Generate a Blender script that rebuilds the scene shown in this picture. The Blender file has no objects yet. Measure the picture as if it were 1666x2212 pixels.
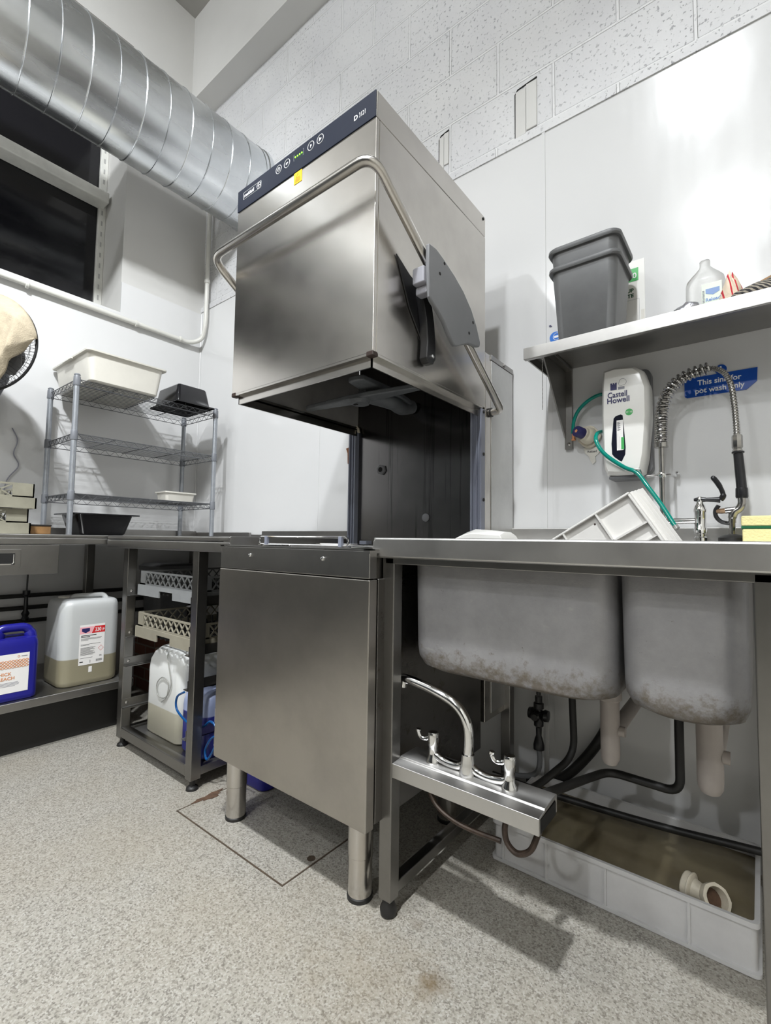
import bpy, bmesh, math, random
from mathutils import Vector, Matrix
random.seed(7)
PI = math.pi
sc = bpy.context.scene
col = sc.collection

# ------------------------------------------------------------------ camera
cam_d = bpy.data.cameras.new('camera')
cam = bpy.data.objects.new('camera', cam_d)
col.objects.link(cam)
cam_d.sensor_fit = 'HORIZONTAL'
cam_d.sensor_width = 36.0
cam_d.lens = 22.098
cam_d.clip_start = 0.05
yaw, pit, rol = 0.66979, 0.06063, 0.01414
fwd = Vector((-math.sin(yaw) * math.cos(pit), math.cos(yaw) * math.cos(pit), math.sin(pit)))
rt0 = Vector((math.cos(yaw), math.sin(yaw), 0))
up0 = rt0.cross(fwd)
rt = rt0 * math.cos(rol) + up0 * math.sin(rol)
up = up0 * math.cos(rol) - rt0 * math.sin(rol)
cam.matrix_world = Matrix(((rt.x, up.x, -fwd.x, 2.98908), (rt.y, up.y, -fwd.y, -1.70356), (rt.z, up.z, -fwd.z, 0.89302), (0, 0, 0, 1)))
sc.camera = cam

# ------------------------------------------------------------------ world, lamps, exposure
w = bpy.data.worlds.new('world'); sc.world = w
w.use_nodes = True
w.node_tree.nodes['Background'].inputs[0].default_value = (0.01, 0.011, 0.014, 1)
w.node_tree.nodes['Background'].inputs[1].default_value = 1.0

def area(name, loc, sx, sy, power, colr=(0.945, 0.975, 1.0), rot=(0, 0, 0), spread=180):
    d = bpy.data.lights.new(name, 'AREA'); d.shape = 'RECTANGLE'; d.size = sx; d.size_y = sy
    d.energy = power; d.color = colr; d.spread = math.radians(spread)
    o = bpy.data.objects.new(name, d); col.objects.link(o); o.location = loc; o.rotation_euler = rot
    return o
def bulb(name, loc, power, radius=0.07, colr=(0.945, 0.975, 1.0)):
    d = bpy.data.lights.new(name, 'POINT'); d.energy = power; d.color = colr; d.shadow_soft_size = radius
    o = bpy.data.objects.new(name, d); col.objects.link(o); o.location = loc
    return o
area('ceiling_lamp', (2.72, -2.15, 4.32), 0.13, 0.13, 46, spread=112)
bulb('ceiling_lamp', (2.80, -4.3, 4.25), 100)
bulb('ceiling_lamp', (2.80, -6.6, 4.25), 115)
area('added_left_fill', (1.84, -1.95, 3.5), 0.12, 0.12, 43, rot=(0.0, 0.85, 0), spread=150)  # added fill, out of view, tilted to brighten the left wall
bulb('ceiling_lamp', (1.0, -4.9, 4.2), 60)
sc.view_settings.view_transform = 'Standard'
sc.view_settings.look = 'None'
sc.view_settings.exposure = 0.78
sc.view_settings.gamma = 1.0
sc.view_settings.use_curve_mapping = False
sc.cycles.use_denoising = True
sc.cycles.max_bounces = 8
sc.cycles.diffuse_bounces = 5
sc.cycles.glossy_bounces = 6
sc.cycles.sample_clamp_indirect = 6.0

# ------------------------------------------------------------------ materials
def srgb(r, g, b):
    f = lambda c: (c / 12.92) if c <= 0.04045 else ((c + 0.055) / 1.055) ** 2.4
    return (f(r / 255), f(g / 255), f(b / 255), 1)

class NT:
    def __init__(s, name):
        s.m = bpy.data.materials.new(name); s.m.use_nodes = True
        s.t = s.m.node_tree; s.n = s.t.nodes; s.l = s.t.links
        s.b = s.n['Principled BSDF']
    def node(s, typ, **k):
        x = s.n.new(typ)
        for a, v in k.items(): setattr(x, a, v)
        return x
    def link(s, a, b): s.l.new(a, b)
    def coord(s, kind='Object', scale=None, loc=None):
        tc = s.node('ShaderNodeTexCoord')
        if kind == 'World':
            g = s.node('ShaderNodeNewGeometry'); out = g.outputs['Position']
        else: out = tc.outputs[kind]
        if scale or loc:
            mp = s.node('ShaderNodeMapping'); s.link(out, mp.inputs[0])
            if scale: mp.inputs['Scale'].default_value = scale
            if loc: mp.inputs['Location'].default_value = loc
            out = mp.outputs[0]
        return out
    def noise(s, co, scale, detail=3, rough=0.5):
        x = s.node('ShaderNodeTexNoise'); s.link(co, x.inputs['Vector'])
        x.inputs['Scale'].default_value = scale; x.inputs['Detail'].default_value = detail; x.inputs['Roughness'].default_value = rough
        return x.outputs['Fac']
    def ramp(s, fac, stops, interp='LINEAR'):
        x = s.node('ShaderNodeValToRGB'); s.link(fac, x.inputs[0]); r = x.color_ramp; r.interpolation = interp
        while len(r.elements) > 1: r.elements.remove(r.elements[-1])
        r.elements[0].position = stops[0][0]; r.elements[0].color = stops[0][1]
        for p, c in stops[1:]:
            e = r.elements.new(p); e.color = c
        return x.outputs['Color']
    def mix(s, fac, a, b, mode='MIX'):
        x = s.node('ShaderNodeMix', data_type='RGBA', blend_type=mode)
        if isinstance(fac, (int, float)): x.inputs[0].default_value = fac
        else: s.link(fac, x.inputs[0])
        for v, i in ((a, 6), (b, 7)):
            if isinstance(v, tuple): x.inputs[i].default_value = v
            else: s.link(v, x.inputs[i])
        return x.outputs[2]
    def math(s, op, a, b=None):
        x = s.node('ShaderNodeMath', operation=op)
        for i, v in enumerate((a, b)):
            if v is None: continue
            if isinstance(v, (int, float)): x.inputs[i].default_value = v
            else: s.link(v, x.inputs[i])
        return x.outputs[0]
    def bump(s, h, strength=0.2, dist=0.01, prev=None):
        x = s.node('ShaderNodeBump'); x.inputs['Strength'].default_value = strength; x.inputs['Distance'].default_value = dist
        s.link(h, x.inputs['Height'])
        if prev: s.link(prev, x.inputs['Normal'])
        s.link(x.outputs[0], s.b.inputs['Normal']); return x.outputs[0]
    def base(s, c):
        if isinstance(c, tuple): s.b.inputs['Base Color'].default_value = c
        else: s.link(c, s.b.inputs['Base Color'])

G = lambda v: (v, v, v, 1)
def plain(name, c, rough=0.5, metal=0.0, var=0.0, vs=8, bump=0.0, bs=60, spec=None, emit=None, es=0, sss=0, trans=0, ior=None):
    t = NT(name); b = t.b
    b.inputs['Roughness'].default_value = rough; b.inputs['Metallic'].default_value = metal
    if spec is not None: b.inputs['Specular IOR Level'].default_value = spec
    if var:
        n = t.noise(t.coord(), vs, 5, 0.6)
        d = tuple(max(0, x * (1 - var)) for x in c[:3]) + (1,); l = tuple(min(1, x * (1 + var)) for x in c[:3]) + (1,)
        t.base(t.ramp(n, [(0.3, d), (0.7, l)]))
    else: t.base(c)
    if bump: t.bump(t.noise(t.coord(), bs, 3), bump, 0.004)
    if emit: b.inputs['Emission Color'].default_value = emit; b.inputs['Emission Strength'].default_value = es
    if sss:
        b.inputs['Subsurface Weight'].default_value = sss; b.inputs['Subsurface Radius'].default_value = (0.02, 0.02, 0.02); b.inputs['Subsurface Scale'].default_value = 0.3
    if trans: b.inputs['Transmission Weight'].default_value = trans
    if ior: b.inputs['IOR'].default_value = ior
    return t.m

def steel(name, c=(0.60, 0.585, 0.56, 1), rough=0.28, rv=0.06, dirt=0.0, axis=(8, 8, 500), aniso=0.6, smudge=0.06, streak=0):
    t = NT(name); b = t.b
    b.inputs['Metallic'].default_value = 1.0
    co = t.coord('Object', axis)
    br = t.noise(co, 6, 2)
    sm = t.noise(t.coord(), 5, 5, 0.65)
    r = t.math('ADD', t.math('MULTIPLY', br, rv), t.math('ADD', t.math('MULTIPLY', sm, smudge), rough - rv / 2 - smudge / 2))
    t.link(r, b.inputs['Roughness'])
    d = tuple(x * 0.82 for x in c[:3]) + (1,)
    cc = t.ramp(sm, [(0.25, d), (0.6, c)])
    if dirt:
        dn = t.noise(t.coord(), 18, 6, 0.7)
        cc = t.mix(t.ramp(dn, [(0.60, G(0)), (0.68, G(dirt))]), cc, (0.10, 0.07, 0.045, 1))
    if streak:
        sn = t.noise(t.coord('Object', (38, 38, 0.9)), 1.0, 3, 0.6)
        cc = t.mix(t.ramp(sn, [(0.57, G(0)), (0.62, G(streak)), (0.66, G(0))]), cc, (0.05, 0.048, 0.046, 1))
    t.base(cc)
    b.inputs['Anisotropic'].default_value = aniso
    return t.m

M = {}
M['steel'] = steel('brushed_steel', (0.59, 0.565, 0.53, 1), 0.22)
M['steel_dull'] = steel('worn_steel', (0.36, 0.352, 0.34, 1), 0.34, axis=(8, 300, 300), smudge=0.12)
M['steel_counter'] = steel('counter_steel', (0.60, 0.59, 0.575, 1), 0.40, axis=(6, 200, 200), smudge=0.2)
M['steel_dark'] = steel('stained_steel', (0.22, 0.21, 0.20, 1), 0.30, dirt=0.5, smudge=0.2)
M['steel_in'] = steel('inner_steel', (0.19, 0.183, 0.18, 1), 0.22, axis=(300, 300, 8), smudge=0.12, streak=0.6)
M['frame'] = steel('frame_steel', (0.27, 0.262, 0.25, 1), 0.34, smudge=0.15)
M['chrome'] = plain('chrome', (0.80, 0.80, 0.80, 1), 0.06, 1.0)
M['chrome_dull'] = plain('dull_chrome', (0.40, 0.39, 0.375, 1), 0.18, 1.0, 0.15, 30)
M['navy'] = plain('navy_panel', srgb(23, 29, 45), 0.5, spec=0.2)
M['white_ink'] = plain('white_ink', srgb(235, 235, 235), 0.5)
M['green_led'] = plain('green_led', srgb(90, 230, 40), 0.4, emit=srgb(120, 255, 40), es=3)
M['yellow'] = plain('yellow_sticker', srgb(250, 200, 10), 0.4)
M['black_ink'] = plain('black_ink', srgb(30, 30, 32), 0.5)
M['navy_ink'] = plain('navy_ink', srgb(38, 36, 90), 0.5)
M['grey_ink'] = plain('grey_ink', srgb(130, 130, 140), 0.5)
M['guard'] = plain('grey_plastic', srgb(118, 119, 122), 0.42, var=0.05)
M['guard_light'] = plain('light_grey_plastic', srgb(150, 150, 158), 0.4)
M['black_plastic'] = plain('black_plastic', srgb(28, 28, 30), 0.3)
M['black_gloss'] = plain('black_gloss', srgb(20, 20, 23), 0.12)
M['black_rubber'] = plain('black_rubber', srgb(26, 25, 24), 0.5)
M['rusty_hose'] = plain('rusty_hose', srgb(62, 50, 42), 0.4, 0.4, 0.5, 60)
M['wash_grey'] = plain('wash_arm_grey', srgb(92, 95, 98), 0.5, var=0.15, vs=40, bump=0.2, bs=120)
M['rail_grey'] = plain('rail_grey', srgb(128, 132, 146), 0.4)
M['brown'] = plain('brown_plastic', srgb(44, 28, 20), 0.5)
M['wire'] = plain('silver_wire', (0.17, 0.175, 0.185, 1), 0.4, 0.8)
M['post'] = plain('silver_post', (0.34, 0.36, 0.39, 1), 0.38, 0.6, 0.1, 20)
M['collar'] = plain('grey_collar', srgb(112, 115, 121), 0.45)
M['cream'] = plain('cream_plastic', srgb(212, 209, 200), 0.4, var=0.06, vs=6)
M['white_plastic'] = plain('white_plastic', srgb(222, 220, 216), 0.35, var=0.04)
M['white_gloss'] = plain('white_gloss', srgb(232, 231, 227), 0.2)
M['disp_grey'] = plain('backplate_grey', srgb(105, 106, 108), 0.4)
M['rack_grey'] = plain('rack_grey', srgb(132, 134, 135), 0.5, var=0.08, vs=14)
M['rack_beige'] = plain('rack_beige', srgb(140, 135, 120), 0.55, var=0.12, vs=10)
M['rack_old'] = plain('rack_old', srgb(138, 135, 120), 0.6, var=0.2, vs=9)
M['rack_black'] = plain('rack_black', srgb(40, 40, 40), 0.5)
M['bucket'] = plain('bucket_grey', srgb(95, 96, 97), 0.38, var=0.12, vs=10)
M['blue_plastic'] = plain('blue_plastic', (0.012, 0.012, 0.22, 1), 0.3)
M['blue_sign'] = plain('blue_sign', srgb(8, 72, 165), 0.3)
M['blue_round'] = plain('blue_round', srgb(35, 110, 200), 0.4)
M['green_sign'] = plain('green_sign', srgb(62, 165, 85), 0.4)
M['green_ink'] = plain('green_ink', srgb(40, 80, 55), 0.5)
M['red'] = plain('red_ink', srgb(205, 40, 45), 0.5)
M['pink'] = plain('pink_ink', srgb(240, 175, 185), 0.5)
M['copper'] = plain('copper_ink', srgb(205, 140, 95), 0.5)
M['label'] = plain('label_white', srgb(232, 230, 228), 0.4)
M['label_green'] = plain('label_pale_green', srgb(215, 228, 210), 0.4)
M['label_blue'] = plain('label_blue', srgb(110, 140, 190), 0.4)
M['beige_cloth'] = plain('beige_cloth', srgb(176, 164, 142), 0.9, var=0.14, vs=24, bump=0.5, bs=200)
M['sponge'] = plain('sponge_yellow', srgb(236, 226, 165), 0.9, bump=0.6, bs=180)
M['scour'] = plain('scourer_green', srgb(25, 95, 60), 0.9)
M['green_hose'] = plain('green_hose', srgb(0, 130, 115), 0.15)
M['blue_hose'] = plain('blue_hose', srgb(14, 72, 128), 0.2)
M['clear_hose'] = plain('clear_hose', srgb(190, 190, 185), 0.1, trans=0.6)
M['pipe_white'] = plain('waste_white', srgb(168, 160, 154), 0.4, var=0.1, vs=10)
M['ivory'] = plain('ivory_plastic', srgb(208, 200, 182), 0.45, var=0.12, vs=40)
M['wood'] = plain('wood', srgb(140, 105, 65), 0.6, var=0.3, vs=20)
M['wood_dark'] = plain('dark_board', srgb(35, 30, 26), 0.6)
M['card'] = plain('brown_card', srgb(105, 66, 40), 0.7)
M['foil'] = plain('foil', (0.30, 0.30, 0.32, 1), 0.3, 0.7, 0.5, 40, 0.8, 40)
M['tile_white'] = plain('white_frame', srgb(205, 205, 200), 0.45, var=0.1, vs=12)
M['pipe_paint'] = plain('painted_pipe', srgb(205, 204, 198), 0.4, var=0.05)
M['dark'] = plain('dark_gap', srgb(18, 17, 16), 0.8)
M['glass_dark'] = plain('night_glass', (0.006, 0.006, 0.008, 1), 0.08)
M['low_dark'] = plain('near_black', srgb(30, 29, 28), 0.6)
M['bottle'] = plain('clear_plastic', srgb(232, 232, 230), 0.2, trans=0.8, ior=1.1)
M['dark_window'] = plain('dark_window', srgb(24, 27, 40), 0.15)
M['hot_ring'] = plain('hot_ring', srgb(120, 40, 40), 0.4)
M['cold_ring'] = plain('cold_ring', srgb(50, 60, 110), 0.4)
M['head_shade'] = plain('head_shade_grey', srgb(112, 108, 102), 0.7)
M['steel_front'] = steel('front_panel_steel', (0.46, 0.435, 0.40, 1), 0.33)
M['steel_light'] = steel('light_cover_steel', (0.62, 0.62, 0.61, 1), 0.4)
M['brass'] = plain('tarnished_brass', srgb(110, 88, 66), 0.35, 0.6)
M['edge_rust'] = plain('dark_edge', srgb(72, 60, 48), 0.7, var=0.4, vs=40)
M['disp_light'] = plain('slot_grey', srgb(160, 160, 158), 0.6)
M['lining'] = plain('scaled_lining', (0.34, 0.33, 0.32, 1), 0.45, 0.35, 0.2, 6)
M['spring_steel'] = plain('spring_steel', (0.46, 0.45, 0.44, 1), 0.14, 1.0)
M['rust'] = plain('rust', srgb(84, 62, 46), 0.8, var=0.4, vs=60)

def m_wall():
    t = NT('painted_block'); b = t.b
    pos = t.coord('World')
    sx = t.node('ShaderNodeSeparateXYZ'); t.link(pos, sx.inputs[0])
    cx = t.node('ShaderNodeCombineXYZ')
    t.link(t.math('ADD', sx.outputs[0], -2.196 + 9.0), cx.inputs[0]); t.link(t.math('ADD', sx.outputs[2], -2.4914 + 2.25), cx.inputs[1])
    br = t.node('ShaderNodeTexBrick', offset=0.5, offset_frequency=2)
    t.link(cx.outputs[0], br.inputs['Vector'])
    br.inputs['Scale'].default_value = 1; br.inputs['Brick Width'].default_value = 0.45; br.inputs['Row Height'].default_value = 0.225
    br.inputs['Mortar Size'].default_value = 0.006; br.inputs['Mortar Smooth'].default_value = 0.3
    pits = t.ramp(t.noise(pos, 75, 2, 0.6), [(0.33, G(0)), (0.40, G(1))])
    patch = t.ramp(t.noise(pos, 1.3, 2), [(0.32, G(0.25)), (0.6, G(1))])
    pm = t.mix(patch, G(1), pits)
    blotch = t.noise(pos, 3, 4)
    c = t.ramp(blotch, [(0.3, srgb(196, 196, 198)), (0.7, srgb(208, 208, 208))])
    c = t.mix(pm, srgb(150, 150, 154), c)
    c = t.mix(t.math('MULTIPLY', br.outputs['Fac'], 0.65), c, srgb(218, 218, 218))
    t.base(c); b.inputs['Roughness'].default_value = 0.55
    n1 = t.bump(t.mix(0.5, pm, t.noise(pos, 40, 4)), 0.5, 0.008)
    inv = t.math('SUBTRACT', 1.0, br.outputs['Fac'])
    t.bump(br.outputs['Fac'], 0.9, 0.010, n1)
    return t.m
M['block'] = m_wall()

def m_plaster(name, c, rough=0.6):
    t = NT(name); pos = t.coord('World')
    n = t.noise(pos, 2.2, 5)
    d = tuple(x * 0.93 for x in c[:3]) + (1,)
    t.base(t.ramp(n, [(0.3, d), (0.7, c)])); t.b.inputs['Roughness'].default_value = rough
    t.bump(t.noise(pos, 60, 3), 0.08, 0.003)
    return t.m
M['plaster'] = m_plaster('grey_white_plaster', srgb(200, 199, 196))
M['ceiling'] = m_plaster('ceiling_grey', srgb(165, 163, 158))
M['room_dark'] = m_plaster('far_wall', srgb(34, 33, 32))
M['block_dark'] = m_plaster('dark_reflection_block', srgb(52, 56, 58))
M['room_white'] = m_plaster('far_white_wall', srgb(225, 222, 214))

def m_clad():
    t = NT('white_cladding'); pos = t.coord('World'); b = t.b
    b.inputs['Base Color'].default_value = srgb(208, 208, 208)
    n = t.noise(pos, 2.5, 4, 0.6)
    sw = t.noise(t.coord('World', (9, 9, 1.2)), 3.2, 4, 0.6)
    t.link(t.ramp(t.mix(0.5, n, sw), [(0.3, G(0.12)), (0.7, G(0.22))]), b.inputs['Roughness'])
    t.bump(n, 0.04, 0.03)
    return t.m
M['clad'] = m_clad()

def m_floor():
    t = NT('speckled_resin'); pos = t.coord('World'); b = t.b
    v = t.node('ShaderNodeTexVoronoi'); t.link(pos, v.inputs['Vector']); v.inputs['Scale'].default_value = 300
    sep = t.node('ShaderNodeSeparateColor'); t.link(v.outputs['Color'], sep.inputs[0])
    fl = t.ramp(sep.outputs[0], [(0.0, srgb(119, 115, 108)), (0.12, srgb(133, 129, 121)), (0.26, srgb(148, 145, 136)), (0.55, srgb(157, 153, 145)), (0.85, srgb(167, 164, 157))], 'CONSTANT')
    v2 = t.node('ShaderNodeTexVoronoi'); t.link(pos, v2.inputs['Vector']); v2.inputs['Scale'].default_value = 190
    s2 = t.node('ShaderNodeSeparateColor'); t.link(v2.outputs['Color'], s2.inputs[0])
    fl = t.mix(t.ramp(s2.outputs[1], [(0.0, G(0.4)), (0.07, G(0.0))], 'CONSTANT'), fl, srgb(80, 76, 70))
    big = t.noise(pos, 1.8, 4)
    fl = t.mix(t.ramp(big, [(0.45, G(0)), (0.75, G(0.3))]), fl, srgb(140, 127, 103))
    # brown spill stain of its own shape
    for (cx_, cy_, r_, k, cc) in ((2.445, -0.835, 0.045, 0.75, srgb(95, 76, 45)), (2.34, -0.90, 0.16, 0.20, srgb(127, 108, 74)), (2.34, -0.74, 0.025, 0.4, srgb(93, 76, 54))):
        dn = t.node('ShaderNodeVectorMath', operation='DISTANCE'); dn.inputs[1].default_value = (cx_, cy_, 0); t.link(pos, dn.inputs[0])
        d = t.math('ADD', t.math('DIVIDE', dn.outputs['Value'], r_), t.math('MULTIPLY', t.math('SUBTRACT', t.noise(pos, 14, 5, 0.7), 0.5), 2.2))
        fl = t.mix(t.ramp(d, [(0.15, G(k)), (1.0, G(0))]), fl, cc)
    t.base(fl); b.inputs['Roughness'].default_value = 0.42
    t.bump(t.noise(pos, 160, 3), 0.25, 0.003)
    return t.m
M['floor'] = m_floor()

def m_galv():
    t = NT('galvanised'); b = t.b; co = t.coord()
    b.inputs['Metallic'].default_value = 1
    v = t.node('ShaderNodeTexVoronoi'); t.link(co, v.inputs['Vector']); v.inputs['Scale'].default_value = 55
    s = t.node('ShaderNodeSeparateColor'); t.link(v.outputs['Color'], s.inputs[0])
    n = t.noise(t.coord('Object', (1, 0.18, 1)), 9, 4, 0.55)
    c = t.ramp(n, [(0.25, (0.66, 0.69, 0.72, 1)), (0.75, (0.80, 0.82, 0.84, 1))])
    c = t.mix(t.math('MULTIPLY', s.outputs[0], 0.09), c, (0.45, 0.48, 0.50, 1))
    t.base(c)
    t.link(t.ramp(n, [(0.2, G(0.2)), (0.8, G(0.34))]), b.inputs['Roughness'])
    t.bump(n, 0.03, 0.02)
    return t.m
M['galv'] = m_galv()

def m_bowl():
    t = NT('sink_underside'); b = t.b; co = t.coord()
    sp = t.node('ShaderNodeSeparateXYZ'); t.link(co, sp.inputs[0])
    n = t.noise(co, 9, 6, 0.7); n2 = t.noise(co, 40, 5, 0.75); n3 = t.noise(t.coord('Object', (1, 1, 3)), 22, 5, 0.7)
    c = t.ramp(n, [(0.3, srgb(136, 135, 137)), (0.7, srgb(158, 157, 158))])
    c = t.mix(t.ramp(n3, [(0.64, G(0)), (0.70, G(0.35))]), c, srgb(172, 170, 166))
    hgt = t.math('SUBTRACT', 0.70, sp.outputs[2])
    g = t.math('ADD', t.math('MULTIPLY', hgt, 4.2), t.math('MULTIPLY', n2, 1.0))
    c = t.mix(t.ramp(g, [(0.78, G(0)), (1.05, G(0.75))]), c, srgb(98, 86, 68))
    c = t.mix(t.ramp(n2, [(0.66, G(0)), (0.72, G(0.5))]), c, srgb(72, 62, 50))
    t.base(c); b.inputs['Metallic'].default_value = 0.45
    b.inputs['Roughness'].default_value = 0.45
    t.bump(n2, 0.15, 0.004)
    return t.m
M['bowl'] = m_bowl()

def m_can(name, top, low, level):
    t = NT(name); b = t.b
    sp = t.node('ShaderNodeSeparateXYZ'); t.link(t.coord('Object'), sp.inputs[0])
    t.base(t.ramp(t.math('ADD', sp.outputs[2], 0.5 - level), [(0.0, low), (0.5, low), (0.502, top)], 'LINEAR'))
    b.inputs['Roughness'].default_value = 0.35
    b.inputs['Subsurface Weight'].default_value = 0.35; b.inputs['Subsurface Radius'].default_value = (0.05, 0.05, 0.045)
    b.inputs['Subsurface Scale'].default_value = 0.4
    return t.m
M['can1'] = m_can('cloudy_can_half_full', srgb(188, 190, 190), srgb(142, 136, 114), 0.118)
M['can2'] = m_can('cloudy_can_white', srgb(215, 216, 214), srgb(186, 182, 165), 0.12)
M['can3'] = m_can('cloudy_can_old', srgb(176, 174, 160), srgb(160, 156, 140), 0.0)
M['can_blue'] = m_can('blue_tinted_can', srgb(150, 160, 190), (0.02, 0.025, 0.2, 1), 0.155)
M['crate'] = plain('crate_plastic', srgb(198, 197, 197), 0.38, var=0.08, vs=9)
def m_water():
    t = NT('murky_water'); b = t.b; n = t.noise(t.coord('World'), 6, 4)
    t.base(t.ramp(n, [(0.35, srgb(104, 95, 76)), (0.7, srgb(124, 115, 92))])); b.inputs['Roughness'].default_value = 0.06
    b.inputs['IOR'].default_value = 1.33
    return t.m
M['water'] = m_water()
def m_brick():
    t = NT('red_brick'); b = t.b
    br = t.node('ShaderNodeTexBrick'); pos = t.coord('World')
    sx = t.node('ShaderNodeSeparateXYZ'); t.link(pos, sx.inputs[0]); cx = t.node('ShaderNodeCombineXYZ')
    t.link(t.math('ADD', sx.outputs[0], sx.outputs[1]), cx.inputs[0]); t.link(sx.outputs[2], cx.inputs[1]); t.link(cx.outputs[0], br.inputs['Vector'])
    br.inputs['Scale'].default_value = 1; br.inputs['Brick Width'].default_value = 0.215; br.inputs['Row Height'].default_value = 0.065; br.inputs['Mortar Size'].default_value = 0.005
    br.inputs['Color1'].default_value = srgb(150, 100, 82); br.inputs['Color2'].default_value = srgb(120, 78, 62); br.inputs['Mortar'].default_value = srgb(150, 135, 120)
    t.base(br.outputs['Color']); b.inputs['Roughness'].default_value = 0.8
    return t.m
M['brick'] = m_brick()
def m_stripe(name, base, st, dirv, width, frac):
    t = NT(name); b = t.b; sp = t.node('ShaderNodeVectorMath', operation='DOT_PRODUCT'); sp.inputs[1].default_value = dirv
    t.link(t.coord('Object'), sp.inputs[0])
    f = t.math('FRACT', t.math('DIVIDE', sp.outputs['Value'], width))
    t.base(t.ramp(f, [(0, st), (frac, base)], 'CONSTANT')); b.inputs['Roughness'].default_value = 0.9
    t.bump(t.noise(t.coord(), 180, 3), 0.4, 0.003)
    return t.m
M['striped_cloth'] = m_stripe('red_striped_cloth', srgb(226, 208, 186), srgb(190, 50, 60), (1, 0.3, 0.1), 0.016, 0.22)
M['check_cloth'] = m_stripe('dark_check_cloth', srgb(150, 142, 128), srgb(45, 44, 46), (1, 0.5, 0.9), 0.011, 0.55)

# ------------------------------------------------------------------ mesh helpers
def V(*a): return Vector(a)
def fillet(pts, r, n=6):
    pts = [Vector(p) for p in pts]; out = [pts[0]]
    for i in range(1, len(pts) - 1):
        a, b, c = pts[i - 1], pts[i], pts[i + 1]
        d1 = (a - b); d2 = (c - b); rr = min(r, d1.length * 0.48, d2.length * 0.48)
        p1 = b + d1.normalized() * rr; p2 = b + d2.normalized() * rr
        for k in range(n + 1):
            t = k / n; out.append((1 - t) ** 2 * p1 + 2 * t * (1 - t) * b + t * t * p2)
    out.append(pts[-1]); return out
def smooth(pts, n=8):
    P = [Vector(p) for p in pts]; P = [P[0] * 2 - P[1]] + P + [P[-1] * 2 - P[-2]]; out = []
    for i in range(1, len(P) - 2):
        for k in range(n):
            t = k / n; a, b, c, d = P[i - 1], P[i], P[i + 1], P[i + 2]
            out.append(0.5 * ((2 * b) + (c - a) * t + (2 * a - 5 * b + 4 * c - d) * t * t + (3 * b - a - 3 * c + d) * t ** 3))
    out.append(P[-2]); return out
def rrect(x0, x1, y0, y1, r, n=5):
    r = min(r, abs(x1 - x0) / 2 - 1e-5, abs(y1 - y0) / 2 - 1e-5); out = []
    for cx, cy, a0 in ((x1 - r, y1 - r, 0), (x0 + r, y1 - r, PI / 2), (x0 + r, y0 + r, PI), (x1 - r, y0 + r, 1.5 * PI)):
        for k in range(n + 1):
            a = a0 + k / n * PI / 2; out.append((cx + r * math.cos(a), cy + r * math.sin(a)))
    return out

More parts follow.
